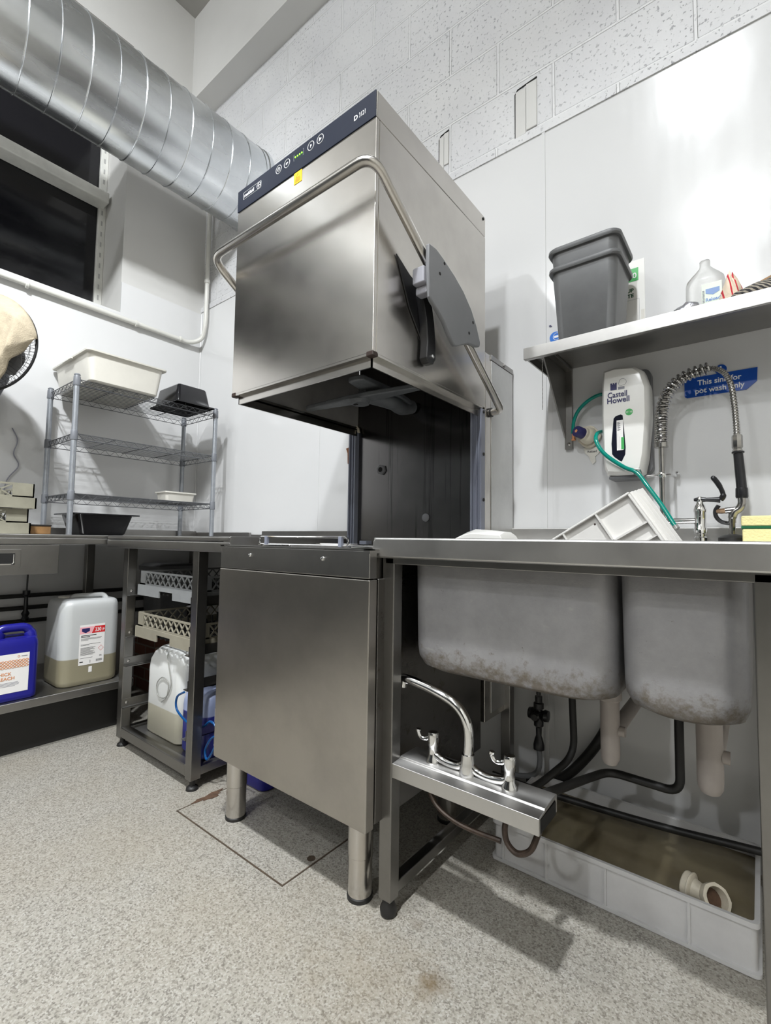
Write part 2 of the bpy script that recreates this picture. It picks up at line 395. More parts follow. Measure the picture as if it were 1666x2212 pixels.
class MB:
    def __init__(s): s.bm = bmesh.new()
    def box(s, x0, x1, y0, y1, z0, z1):
        v = [s.bm.verts.new((x, y, z)) for x in (x0, x1) for y in (y0, y1) for z in (z0, z1)]
        for f in ((0, 1, 3, 2), (4, 6, 7, 5), (0, 4, 5, 1), (2, 3, 7, 6), (0, 2, 6, 4), (1, 5, 7, 3)): s.bm.faces.new([v[i] for i in f])
        return s
    def bar(s, a, b, wd, ht, upv=(0, 0, 1)):
        a, b = Vector(a), Vector(b); d = (b - a).normalized(); u = Vector(upv)
        sd = d.cross(u)
        if sd.length < 1e-4: sd = d.cross(Vector((1, 0, 0)))
        sd.normalize(); u = sd.cross(d)
        lp = [[s.bm.verts.new(p + sd * sx * wd / 2 + u * sz * ht / 2) for sx, sz in ((-1, -1), (1, -1), (1, 1), (-1, 1))] for p in (a, b)]
        s._bridge(lp[0], lp[1]); s.bm.faces.new(lp[0][::-1]); s.bm.faces.new(lp[1]); return s
    def _bridge(s, a, b):
        n = len(a)
        for i in range(n): s.bm.faces.new((a[i], a[(i + 1) % n], b[(i + 1) % n], b[i]))
    def tube(s, pts, r, n=10, closed=False, caps=True):
        P = [Vector(p) for p in pts]; m = len(P)
        R = r if isinstance(r, (list, tuple)) else [r] * m
        t0 = (P[1] - P[0]).normalized()
        u = t0.orthogonal().normalized(); rings = []; prev = t0
        for i in range(m):
            if closed: t = (P[(i + 1) % m] - P[i - 1]).normalized()
            else: t = (P[min(i + 1, m - 1)] - P[max(i - 1, 0)]).normalized()
            q = prev.rotation_difference(t); u = q @ u; u = (u - t * u.dot(t)).normalized(); prev = t
            w_ = t.cross(u)
            rings.append([s.bm.verts.new(P[i] + (u * math.cos(2 * PI * k / n) + w_ * math.sin(2 * PI * k / n)) * R[i]) for k in range(n)])
        for i in range(m - 1): s._bridge(rings[i], rings[i + 1])
        if closed:
            best = min(range(n), key=lambda k: (rings[-1][0].co - rings[0][k].co).length)
            s._bridge(rings[-1], rings[0][best:] + rings[0][:best])
        elif caps:
            s.bm.faces.new(rings[0][::-1]); s.bm.faces.new(rings[-1])
        return s
    def cyl(s, a, b, r, r2=None, n=24): return s.tube([a, b], [r, r if r2 is None else r2], n)
    def lathe(s, prof, c, ax=(0, 0, 1), n=28):
        c = Vector(c); ax = Vector(ax).normalized(); u = ax.orthogonal().normalized(); v = ax.cross(u); rings = []
        for r, h in prof:
            r = max(r, 1e-5)
            rings.append([s.bm.verts.new(c + ax * h + (u * math.cos(2 * PI * k / n) + v * math.sin(2 * PI * k / n)) * r) for k in range(n)])
        for i in range(len(rings) - 1): s._bridge(rings[i], rings[i + 1])
        s.bm.faces.new(rings[0][::-1]); s.bm.faces.new(rings[-1]); return s
    def torus(s, c, ax, R, r, n=40, m=8):
        c = Vector(c); ax = Vector(ax).normalized(); u = ax.orthogonal().normalized(); v = ax.cross(u)
        return s.tube([c + (u * math.cos(2 * PI * k / n) + v * math.sin(2 * PI * k / n)) * R for k in range(n)], r, m, True)
    def loft(s, loops, c0=True, c1=True):
        L = [[s.bm.verts.new(p) for p in lp] for lp in loops]
        for i in range(len(L) - 1): s._bridge(L[i], L[i + 1])
        if c0: s.bm.faces.new(L[0][::-1])
        if c1: s.bm.faces.new(L[-1])
        return s
    def prism(s, pts, vec):
        vec = Vector(vec); a = [Vector(p) for p in pts]
        return s.loft([a, [p + vec for p in a]])
    def quad(s, *p):
        s.bm.faces.new([s.bm.verts.new(q) for q in p]); return s
    def build(s, name, m, parent=None, sm=True, bevel=0, ang=0.6, seg=2, solid=0):
        bmesh.ops.recalc_face_normals(s.bm, faces=s.bm.faces)
        off = Vector((0, 0, 0)); p = parent
        while p: off += p.location; p = p.parent
        if off.length: bmesh.ops.translate(s.bm, verts=s.bm.verts, vec=-off)
        me = bpy.data.meshes.new(name); s.bm.to_mesh(me); s.bm.free()
        if sm: me.shade_smooth(); me.set_sharp_from_angle(angle=ang)
        o = bpy.data.objects.new(name, me); col.objects.link(o)
        me.materials.append(M[m] if isinstance(m, str) else m)
        if parent: o.parent = parent
        if solid:
            md = o.modifiers.new('solid', 'SOLIDIFY'); md.thickness = solid; md.offset = 0
        if bevel:
            md = o.modifiers.new('bevel', 'BEVEL'); md.width = bevel; md.segments = seg; md.limit_method = 'ANGLE'; md.angle_limit = 0.7
            md.harden_normals = True
        return o

def thing(name, label, cat, loc, group=None):
    o = bpy.data.objects.new(name, None); o.empty_display_size = 0.05; col.objects.link(o); o.location = loc
    return tag(o, label, cat, group)
def tag(o, label, cat, group=None):
    o['label'] = label; o['category'] = cat
    if group: o['group'] = group
    return o
def single(o, label, cat, group=None):
    """give a one-mesh thing its origin at its base"""
    me = o.data; xs = [v.co for v in me.vertices]
    c = Vector(((min(v.x for v in xs) + max(v.x for v in xs)) / 2, (min(v.y for v in xs) + max(v.y for v in xs)) / 2, min(v.z for v in xs)))
    me.transform(Matrix.Translation(-c)); o.location = c
    return tag(o, label, cat, group)
def struct(o): o['kind'] = 'structure'; return o
def bx(name, m, b, parent=None, bevel=0.0):
    return MB().box(*b).build(name, m, parent, sm=bool(bevel), bevel=bevel)
def dup(o, parent=None, dloc=None):
    c = o.copy(); col.objects.link(c)
    if parent: c.parent = parent
    if dloc: c.location = Vector(o.location) + Vector(dloc)
    for ch in list(o.children): dup(ch, c)
    return c
FY = (PI / 2, 0, 0); FX = (PI / 2, 0, PI / 2)     # lettering facing -y, lettering facing +x
def text(s, size, loc, rot, m, parent, name='lettering', sx=1.0, align='LEFT', bold=0.0, ext=0.0004, spacing=1.0):
    c = bpy.data.curves.new(name, 'FONT'); c.body = s; c.size = size; c.extrude = ext; c.align_x = align; c.offset = bold; c.space_character = spacing
    c.resolution_u = 3
    c.materials.append(M[m])
    tmp = bpy.data.objects.new('tmp', c); col.objects.link(tmp)
    me = bpy.data.meshes.new_from_object(tmp.evaluated_get(bpy.context.evaluated_depsgraph_get()))
    bpy.data.objects.remove(tmp); bpy.data.curves.remove(c)
    o = bpy.data.objects.new(name, me); col.objects.link(o)
    off = Vector((0, 0, 0)); p = parent
    while p: off += p.location; p = p.parent
    o.location = Vector(loc) - off; o.rotation_euler = rot; o.scale = (sx, 1, 1)
    o.parent = parent
    return o

# ================================================================== THE ROOM
struct(bx('floor', 'floor', (-0.4, 5.2, -9.0, 0.2, -0.1, 0.0)))
struct(bx('ceiling', 'ceiling', (-0.4, 5.2, -9.0, 0.2, 4.5, 4.6)))
struct(bx('wall_back', 'block', (-0.4, 5.3, 0.0, 0.2, 0.0, 4.5)))
struct(bx('wall_right', 'room_white', (5.2, 5.3, -9.0, 0.0, 0.0, 4.5)))
struct(bx('wall_front', 'room_dark', (-0.4, 5.3, -9.1, -9.0, 0.0, 4.5)))
m = MB()
m.box(-0.4, 0, -9, 0, 0, 2.245); m.box(-0.4, 0, -0.533, 0, 2.245, 4.5); m.box(-0.4, 0, -9, -0.533, 3.95, 4.5); m.box(-0.4, 0, -9, -3.2, 2.245, 3.95)
struct(m.build('wall_left', 'plaster', sm=False))
struct(bx('reflection_block', 'block_dark', (0.0, 0.5, -9.0, -2.45, 0.0, 2.2)))  # unseen dark box added to darken reflections in the steel front
# boxed-in beam along the top of the block wall
struct(bx('beam', 'plaster', (0.0, 5.2, -0.14, 0.0, 3.89, 4.5)))
# white hygienic cladding on both walls, with joint strips and a capping strip
T1 = struct(MB().box(0.0, 2.383, -0.008, 0.0, 0.0, 2.445).box(2.387, 5.2, -0.008, 0.0, 0.0, 2.445).build('trim_1', 'clad', sm=False))
struct(MB().box(0.0, 0.008, -9, -0.008, 0.0, 2.24).box(0.0, 0.008, -0.533, -0.008, 2.24, 2.43).build('trim_2', 'clad', sm=False))
m = MB(); m.box(2.379, 2.391, -0.012, -0.008, 0.0, 2.445); m.box(1.197, 1.203, -0.0095, -0.008, 0.0, 2.445); m.box(2.41, 2.4115, -0.0085, -0.008, 0.0, 1.6)
struct(m.build('trim_3', 'clad', sm=False))
struct(MB().box(0.0, 5.2, -0.013, 0.0, 2.445, 2.478).build('trim_4', 'block', sm=False))
struct(MB().cyl((0.011, -0.011, 0.0), (0.011, -0.011, 2.43), 0.005, n=10).build('trim_5', 'clad'))
# two patched-up pockets in the block wall
for i, (x0, x1, z0, z1) in enumerate(((2.272, 2.358, 2.486, 2.684), (1.918, 1.966, 2.53, 2.685))):
    m = MB(); m.box(x0, (x0 + x1) / 2 - 0.001, -0.004, 0, z0, z1 - 0.006); m.box((x0 + x1) / 2 + 0.001, x1, -0.006, 0, z0 + 0.01, z1)
    o = m.build('trim_%d' % (6 + i), 'plaster', bevel=0.002); struct(o)
    cr = MB(); cr.tube([(x0 - 0.003, -0.001, z0), (x0 - 0.003, -0.001, z1 - 0.012), (x0 + 0.008, -0.001, z1 + 0.002), (x1, -0.001, z1 + 0.009)], [0.0015, 0.002, 0.003, 0.004], 5)
    cr.build('crack', 'dark', o)

# the night window in the left wall, deep reveal, timber transom
W = struct(MB().box(-0.34, -0.31, -3.2, -0.533, 2.245, 3.95).build('window_1', 'glass_dark', sm=False))
m = MB(); m.box(-0.31, -0.285, -0.577, -0.533, 2.245, 3.95); m.box(-0.31, -0.285, -3.2, -3.155, 2.245, 3.95); m.box(-0.31, -0.285, -3.155, -0.577, 2.245, 2.275)
o = m.build('window_frame', 'tile_white', W, bevel=0.004)
m = MB(); m.box(-0.31, -0.20, -3.2, -0.548, 3.005, 3.075)
m.build('transom', 'tile_white', W, bevel=0.008)
m = MB()
for k in range(22): m.box(-0.2852, -0.2835, -0.561, -0.552, 2.33 + k * 0.07, 2.36 + k * 0.07)
m.build('frame_slots', 'disp_light', W)

# painted conduit running under the sill, round the corner and up the back wall
P = thing('conduit_pipe', 'white painted pipe clipped under the window sill and up the corner', 'pipe', (0.03, -1.0, 2.19))
pts = fillet([(0.034, -3.0, 2.2165), (0.034, -0.6, 2.196), (0.034, -0.10, 2.192), (0.075, -0.036, 2.23), (0.105, -0.036, 2.33), (0.105, -0.036, 3.3)], 0.08, 6)
MB().tube(pts, 0.0145, 12).build('pipe_run', 'pipe_paint', P)
for y in (-0.45, -0.17, -1.0):
    MB().lathe([(0.0155, -0.008), (0.019, -0.006), (0.019, 0.006), (0.0155, 0.008)], (0.034, y, 2.195), (0, 1, 0), 16).cyl((0.034, y, 2.195), (0.006, y, 2.195), 0.008, n=10).build('pipe_clip', 'pipe_paint', P)
MB().lathe([(0.0155, -0.012), (0.019, -0.01), (0.019, 0.01), (0.0155, 0.012)], (0.105, -0.036, 2.62), (0, 0, 1), 16).build('pipe_coupling', 'pipe_paint', P)

struct(MB().box(-0.002, 0.004, -3.2, -0.529, 3.905, 3.948).build('trim_8', 'head_shade', sm=False))  # dark strip painting in the shade under the window head
# spiral duct
D = thing('ventilation_duct', 'large spiral galvanised air duct running below the ceiling into the block wall', 'duct', (0.508, -2.0, 2.85))
cx, cz, R = 0.508, 3.089, 0.237
MB().cyl((cx, -5.9, cz), (cx, 0.0, cz), R, n=96).build('duct_tube', 'galv', D, ang=0.9)
m = MB(); hp = []
for k in range(0, 50 * 48):
    a = 2 * PI * k / 48; hp.append((cx + (R + 0.001) * math.cos(a), -0.05 - 0.117 * k / 48, cz + (R + 0.001) * math.sin(a)))
m.tube(hp, 0.0032, 6); m.build('lock_seam', 'galv', D)
MB().lathe([(R + 0.001, -0.03), (R + 0.006, -0.026), (R + 0.008, 0.0)], (cx, -0.001, cz), (0, 1, 0), 64).build('end_collar', 'galv', D)

# access cover let into the floor
A = thing('floor_access_cover', 'floor access cover with a thin rusty metal edge below the dishwasher', 'access cover', (1.73, -0.58, 0.0))
MB().box(1.47, 1.996, -0.857, -0.30, -0.02, 0.0012).build('cover_plate', 'floor', A, sm=False)
m = MB(); m.box(1.466, 2.0, -0.861, -0.857, -0.02, 0.0018); m.box(1.466, 1.470, -0.857, -0.30, -0.02, 0.0018); m.box(1.996, 2.0, -0.857, -0.30, -0.02, 0.0018); m.box(1.462, 2.004, -0.30, -0.292, -0.02, 0.0022)
m.build('edge_frame', 'edge_rust', A, sm=False)
MB().lathe([(0.012, 0), (0.012, 0.0008)], (1.978, -0.74, 0.0012), (0, 0, 1), 18).build('lifting_point', 'edge_rust', A)
st = MB(); lp = []
for k in range(18):
    a = 2 * PI * k / 18; rr = 1 + 0.3 * math.sin(3 * a + 1) + 0.2 * math.sin(7 * a); lp.append((1.470 + 0.016 * rr * math.cos(a) , -0.745 + 0.05 * rr * math.sin(a), 0.0016))
st.loft([lp, [(x, y, 0.0028) for x, y, z in lp]]).build('rust_patch', 'rust', A)

# ================================================================== HOOD DISHWASHER
H = thing('hood_dishwasher', 'tall stainless pass-through dishwasher with its hood raised, between the two tables', 'dishwasher', (1.942, -0.5, 0.0))
x0, x1, yf, yb = 1.628, 2.256, -0.836, -0.244
MB().box(x0 + 0.006, x1 - 0.012, yf + 0.03, yb, 0.225, 0.862).build('cabinet_body', 'steel_dark', H, bevel=0.003)
m = MB(); m.box(x0, x1, yf, yf + 0.03, 0.2137, 0.7985); o = m.build('front_panel', 'steel_front', H, bevel=0.003)
for p in ((2.17, 0.52), (2.185, 0.45), (2.10, 0.33), (1.96, 0.34)):
    pass
m = MB(); m.box(x0 + 0.001, x1 - 0.001, yf + 0.001, yf + 0.03, 0.8005, 0.869); o = m.build('upper_panel', 'steel_dull', H, bevel=0.003)
for x in (1.785, 2.096):
    MB().lathe([(0.006, 0), (0.006, 0.002), (0.004, 0.005), (0.001, 0.006)], (x, yf + 0.001, 0.844), (0, -1, 0), 14).build('screw', 'chrome', o)
MB().box(x1 - 0.010, x1, yf + 0.034, -0.26, 0.222, 0.80).build('side_panel', 'steel_dark', H, bevel=0.002)
for x in (1.643, 2.174):
    for y in (-0.757, -0.33):
        l = MB().lathe([(0.0322, 0.24), (0.0322, 0.105), (0.0305, 0.103), (0.0305, 0.012)], (x, y, 0)).build('leg', 'steel', H)
        MB().lathe([(0.0325, 0.0), (0.0325, 0.009), (0.030, 0.012)], (x, y, 0)).build('foot', 'black_rubber', l)
# tank rim and rack guide
m = MB(); m.box(x0, x1, yf, yf + 0.02, 0.869, 0.872); m.box(x0, x0 + 0.02, yf, yb, 0.862, 0.872); m.box(x1 - 0.02, x1, yf, yb, 0.862, 0.872); m.box(x0, x1, yb - 0.03, yb, 0.862, 0.872)
m.build('tank_rim', 'steel_dull', H)
g = MB()
lo = []
for k in range(40):
    t = 2 * PI * k / 40; cxx = 1.648 if math.cos(t) < 0 else 2.058
    lo.append((cxx + 0.0125 * math.cos(t) + (0.012 if cxx < 1.8 else -0.012), -0.70, 0.8885 + 0.0125 * math.sin(t)))
g.tube(lo, 0.003, 8, True)
g.tube([(1.632, -0.69, 0.8735), (2.25, -0.69, 0.8735)], 0.004, 8); g.tube([(1.632, -0.42, 0.876), (2.25, -0.42, 0.876)], 0.004, 8)
g.tube([(1.8, -0.80, 0.8735), (1.8, -0.28, 0.8735)], 0.003, 8); g.tube([(2.16, -0.80, 0.8735), (2.16, -0.28, 0.8735)], 0.003, 8)
o = g.build('rack_guide', 'chrome', H)
for x in (1.687, 2.03): MB().box(x - 0.006, x + 0.006, -0.706, -0.694, 0.872, 0.903).build('guide_clip', 'rail_grey', o, bevel=0.001)
MB().box(1.765, 1.80, -0.32, -0.285, 0.872, 0.892).build('filter_block', 'rail_grey', H, bevel=0.002)
# rear column
m = MB(); m.box(1.652, 2.262, -0.244, -0.016, 0.30, 1.548); o = m.build('rear_column', 'steel', H, bevel=0.002)
MB().box(2.262, 2.2645, -0.20, -0.02, 0.32, 1.53).build('column_cover', 'steel_light', o, bevel=0.001)
MB().box(2.262, 2.266, -0.206, -0.018, 1.532, 1.55).lathe([(0.006, 0.0), (0.006, 0.005), (0.002, 0.007)], (2.265, -0.10, 1.541), (1, 0, 0), 12).build('cover_cap', 'steel_dull', o, bevel=0.001)
MB().box(1.69, 2.222, -0.249, -0.244, 0.872, 1.94).build('back_panel', 'steel_in', H)
for i, (a, b) in enumerate(((1.655, 1.692), (2.220, 2.262))):
    r_ = MB(); r_.box(a, a + 0.006, -0.272, -0.244, 0.872, 1.345); r_.box(b - 0.006, b, -0.272, -0.244, 0.872, 1.345); r_.box(a + 0.006, b - 0.006, -0.262, -0.244, 0.872, 1.345)
    r_.box((a + b) / 2 - 0.002, (a + b) / 2 + 0.002, -0.268, -0.262, 0.872, 1.345)
    rl = r_.build('guide_rail', 'rail_grey', H, bevel=0.001)
    for z in (1.335, 1.19, 1.035, 0.93):
        MB().lathe([(0.0055, 0), (0.0055, 0.003)], (2.262 if i else 1.6545, -0.256, z), (1 if i else -1, 0, 0), 12).build('rail_bolt', 'black_rubber', rl)
n_ = MB().lathe([(0.021, 0), (0.021, 0.008), (0.012, 0.010)], (1.816, -0.249, 1.174), (0, -1, 0), 6).build('hex_nut', 'guard', H)
MB().lathe([(0.010, 0), (0.010, 0.0015)], (1.816, -0.2589, 1.174), (0, -1, 0), 16).build('nut_bore', 'dark', n_)
n_ = MB().lathe([(0.015, 0), (0.015, 0.004), (0.010, 0.006)], (2.027, -0.249, 0.98), (0, -1, 0), 16).build('drain_boss', 'guard', H)
# hood shell (open below and behind)
hx0, hx1, hz0, hz1 = 1.672, 2.262, 1.351, 1.956
hd = MB(); th = 0.012
hd.box(hx0, hx1, -0.843, -0.843 + th, hz0, hz1)
hd.box(hx0, hx0 + th, -0.843 + th, -0.244, hz0, hz1); hd.box(hx1 - th, hx1, -0.843 + th, -0.244, hz0, hz1)
hood = hd.build('hood', 'steel', H, bevel=0.0025)
MB().box(hx0, hx1, -0.842, -0.244, hz1 + 0.0015, 2.029).build('hood_top', 'steel', hood, bevel=0.003)
MB().lathe([(0.005, 0), (0.005, 0.002), (0.002, 0.003)], (hx1, -0.262, 2.015), (1, 0, 0), 12).build('rivet', 'dark', hood)
lin = MB(); lin.box(hx0 + th, hx0 + th + 0.002, -0.83, -0.25, 1.36, 1.95); lin.box(hx1 - th - 0.002, hx1 - th, -0.83, -0.25, 1.36, 1.95); lin.box(hx0 + th + 0.002, hx1 - th - 0.002, -0.831, -0.829, 1.36, 1.95)
lin.build('hood_lining', 'lining', hood)
lip = MB()
a0, a1, b0, b1 = hx0 + 0.016, hx1 - 0.016, -0.828, -0.262
lip.box(a0, a1, b0, b0 + 0.004, 1.322, 1.36); lip.box(a0, a0 + 0.004, b0, b1, 1.322, 1.36); lip.box(a1 - 0.004, a1, b0, b1, 1.322, 1.36)
lip.box(hx0, hx1, -0.843, b0 + 0.004, 1.346, 1.352); lip.box(hx0, a0 + 0.004, b0, b1, 1.346, 1.352); lip.box(a1 - 0.004, hx1, b0, b1, 1.346, 1.352)
lip.build('hood_lip', 'steel', hood)
for x in (hx0 + 0.011, hx1 - 0.011): MB().box(x - 0.0115, x + 0.0115, -0.8445, -0.824, 1.3435, 1.357).build('corner_cap', 'brown', hood, bevel=0.003)
MB().prism([(1.676, -0.262, 1.342), (1.676, -0.262, 1.378), (1.70, -0.262, 1.355), (1.705, -0.262, 1.335)], (0, 0.004, 0)).build('seal_flap', 'ivory', hood)
# control panel
cp = MB().box(hx0 + 0.001, hx1 - 0.002, -0.8455, -0.842, 1.9575, 2.0285).build('control_panel', 'navy', H, bevel=0.001)
fy = -0.8457
for x in (1.881, 1.919, 2.022, 2.060):
    b_ = MB().torus((x, fy, 2.004), (0, 1, 0), 0.0125, 0.0009, 28, 6).build('button_ring', 'white_ink', cp)
MB().prism([(2.0555, fy, 1.998), (2.0555, fy, 2.010), (2.066, fy, 2.004)], (0, -0.0006, 0)).build('play_icon', 'white_ink', cp)
text('P', 0.012, (2.022, fy, 1.9995), FY, 'white_ink', cp, align='CENTER', bold=0.0003)
m = MB(); m.tube([(1.881 + 0.0055 * math.sin(a), fy, 2.004 + 0.0055 * math.cos(a)) for a in [0.5 + k * 0.24 for k in range(23)]], 0.0008, 6); m.box(1.8804, 1.8816, fy - 0.0008, fy, 2.003, 2.0105)
m.build('power_icon', 'white_ink', cp)
m = MB(); m.box(1.914, 1.924, fy - 0.0005, fy, 2.0055, 2.007); m.box(1.914, 1.924, fy - 0.0005, fy, 2.003, 2.0045); m.box(1.914, 1.920, fy - 0.0005, fy, 2.0005, 2.002)
m.build('drain_icon', 'white_ink', cp)
for k in range(4): MB().lathe([(0.0023, 0), (0.002, 0.0012)], (1.957 + k * 0.0092, fy, 2.0035), (0, -1, 0), 12).build('indicator_light', 'green_led', cp)
m = MB()
for s in (-1, 1):
    x = 1.971 + s * 0.021
    m.box(x - 0.0006, x + 0.0006, fy - 0.0005, fy, 1.994, 2.013); m.box(min(x, x - s * 0.003), max(x, x - s * 0.003), fy - 0.0005, fy, 1.994, 1.9952); m.box(min(x, x - s * 0.003), max(x, x - s * 0.003), fy - 0.0005, fy, 2.0118, 2.013)
m.build('display_bracket', 'grey_ink', cp)
text('D', 0.0185, (2.186, fy, 1.9835), FY, 'white_ink', cp, bold=0.0004)
text('3121', 0.0185, (2.2035, fy, 1.9835), FY, 'white_ink', cp, sx=0.66)
text('maidaid', 0.017, (1.7085, fy, 1.9945), FY, 'white_ink', cp, sx=0.98, bold=0.0002)
m = MB()
bxx = [(1.7045, fy, 1.989), (1.7955, fy, 1.989), (1.7955, fy, 2.0115), (1.7045, fy, 2.0115)]
m.tube(fillet([bxx[0], bxx[1], bxx[2], bxx[3], bxx[0]], 0.003, 3), 0.0006, 5); m.torus((1.784, fy, 2.0003), (0, 1, 0), 0.0095, 0.0007, 24, 5)
m.box(1.783, 1.785, fy - 0.0006, fy, 1.9935, 2.007); m.box(1.7773, 1.7907, fy - 0.0006, fy, 1.9993, 2.0013)
m.build('logo_frame', 'white_ink', cp)
stk = MB().box(1.951, 1.984, -0.8442, -0.843, 1.922, 1.956).build('warning_sticker', 'yellow', hood)
m = MB(); m.tube([(1.961, -0.8444, 1.939), (1.975, -0.8444, 1.939), (1.968, -0.8444, 1.951), (1.961, -0.8444, 1.939)], 0.0004, 4)
for k in range(4): m.box(1.956, 1.979 - 0.002 * (k % 2), -0.8445, -0.8442, 1.935 - k * 0.003, 1.9358 - k * 0.003)
m.build('sticker_print', 'black_ink', stk)
# lift handle
hp = fillet([(2.262, -0.208, 1.343), (2.3045, -0.208, 1.343), (2.3045, -0.905, 1.793), (1.632, -0.905, 1.793), (1.632, -0.208, 1.343), (1.652, -0.208, 1.343)], 0.05, 8)
hd_ = MB().tube(hp, 0.0125, 14).build('lift_handle', 'steel', H)
MB().lathe([(0.016, 0), (0.016, 0.006)], (2.2645, -0.208, 1.343), (1, 0, 0), 16).build('handle_bush', 'black_rubber', hd_)
prof = [(-.707, 1.67), (-.672, 1.672), (-.64, 1.664), (-.574, 1.642), (-.523, 1.618), (-.474, 1.582), (-.443, 1.545), (-.418, 1.502), (-.421, 1.488), (-.436, 1.483), (-.495, 1.473), (-.555, 1.445), (-.571, 1.441), (-.585, 1.447), (-.603, 1.463), (-.629, 1.488), (-.664, 1.508), (-.690, 1.520), (-.700, 1.53), (-.708, 1.60)]
gd = MB().prism([(2.3205, y, z) for y, z in prof], (0.0125, 0, 0)).build('handle_guard', 'guard', H, bevel=0.004, seg=3)
for y, z in ((-.631, 1.65), (-.654, 1.611), (-.467, 1.547), (-.491, 1.506)):
    MB().lathe([(0.0045, 0), (0.0045, 0.0006)], (2.333, y, z), (1, 0, 0), 14).build('bolt_hole', 'dark', gd)
MB().box(2.285, 2.322, -0.715, -0.655, 1.567, 1.612).box(2.285, 2.322, -0.70, -0.672, 1.545, 1.567).build('pivot_block', 'guard_light', H, bevel=0.004)
ar = [(-0.672, 1.60), (-0.650, 1.595), (-0.632, 1.56), (-0.615, 1.50), (-0.607, 1.44), (-0.607, 1.398), (-0.618, 1.382), (-0.640, 1.380), (-0.652, 1.392), (-0.648, 1.44), (-0.655, 1.50), (-0.672, 1.56)]
arm = MB().prism([(2.2665, y, z) for y, z in ar], (0.026, 0, 0)).build('support_arm', 'black_plastic', H, bevel=0.003)
MB().lathe([(0.006, 0), (0.006, 0.002), (0.003, 0.003)], (2.2925, -0.625, 1.402), (1, 0, 0), 12).build('screw', 'chrome', arm)
MB().prism([(2.263, -0.76, 1.64), (2.263, -0.70, 1.61), (2.263, -0.66, 1.60), (2.263, -0.62, 1.54), (2.263, -0.64, 1.45), (2.263, -0.70, 1.52)], (0.004, 0, 0)).build('bearing_plate', 'black_plastic', H, bevel=0.001)
# wash arms under the hood
def arm_loop(c, dx, dy, L, w0, w1, z, t):
    d = Vector((dx, dy, 0)).normalized(); s = Vector((-d.y, d.x, 0)); lp = []
    for u, wv in ((-L, w1 * 0.4), (-L * 0.97, w1), (-0.05, w0), (0.05, w0), (L * 0.97, w1), (L, w1 * 0.4)): lp.append(Vector(c) + d * u + s * wv)
    for u, wv in ((L, w1 * 0.4), (L * 0.97, w1), (0.05, w0), (-0.05, w0), (-L * 0.97, w1), (-L, w1 * 0.4)): lp.append(Vector(c) + d * u - s * wv)
    return lp
wa = MB().prism(arm_loop((1.945, -0.53, 1.362), 1, 0.07, 0.245, 0.03, 0.014, 0, 0), (0, 0, 0.018)).build('wash_arm', 'wash_grey', H, bevel=0.006)
MB().lathe([(0.036, 0), (0.030, -0.012), (0.012, -0.014)], (1.945, -0.53, 1.362)).build('arm_hub', 'wash_grey', wa)
MB().box(1.93, 1.944, -0.548, -0.540, 1.346, 1.3485).build('spray_slot', 'dark', wa)
MB().prism(arm_loop((1.97, -0.42, 1.395), -0.14, 1, 0.20, 0.045, 0.03, 0, 0), (0, 0, 0.02)).build('rinse_arm', 'wash_grey', H, bevel=0.006)
MB().tube(fillet([(1.965, -0.262, 1.40), (1.965, -0.33, 1.378), (1.99, -0.40, 1.378), (1.95, -0.53, 1.385)], 0.04, 6), 0.026, 14).build('arm_feed', 'wash_grey', H)

# ================================================================== TABLES ON THE LEFT
B = thing('prep_bench', 'stainless bench along the left wall with drawer and low undershelf', 'table', (0.33, -1.6, 0.0))
m = MB(); m.box(0.078, 0.65, -2.43, -0.03, 0.885, 0.90); m.box(0.632, 0.65, -2.43, -0.79, 0.858, 0.885); m.box(0.078, 0.65, -0.048, -0.03, 0.858, 0.885)
m.build('worktop', 'steel_dull', B, bevel=0.004)
MB().box(0.070, 0.078, -2.43, -0.03, 0.88, 0.938).box(0.070, 0.65, -0.03, -0.014, 0.86, 0.93).build('upstand', 'steel_dull', B, bevel=0.002)
MB().box(0.03, 0.648, -2.43, -0.645, 0.195, 0.23).build('undershelf', 'steel_dull', B, bevel=0.004)
for y in (-2.36, -0.668, -0.062):
    for x in (0.11, 0.60):
        l = MB().box(x - 0.02, x + 0.02, y - 0.02, y + 0.02, 0.035, 0.885).build('leg', 'frame', B, bevel=0.003)
        MB().lathe([(0.02, 0), (0.018, 0.012), (0.012, 0.035)], (x, y, 0)).build('foot', 'black_rubber', l)
MB().box(0.54, 0.555, -2.43, -0.63, 0.0, 0.19).build('low_board', 'low_dark', B)  # upright near-black board set back below the undershelf
dr = MB().box(0.10, 0.648, -1.52, -0.979, 0.735, 0.856).build('drawer', 'steel_dull', B, bevel=0.002)
m = MB(); m.box(0.648, 0.6505, -1.30, -1.112, 0.765, 0.838); m.build('pull_plate', 'steel_dull', dr, bevel=0.001)
MB().box(0.6505, 0.6515, -1.285, -1.132, 0.777, 0.822).build('pull_recess', 'dark', dr)
MB().tube(fillet([(0.651, -1.28, 0.818), (0.651, -1.28, 0.779), (0.651, -1.135, 0.779), (0.651, -1.135, 0.818)], 0.01, 4), 0.003, 8).build('pull_lip', 'chrome', dr)

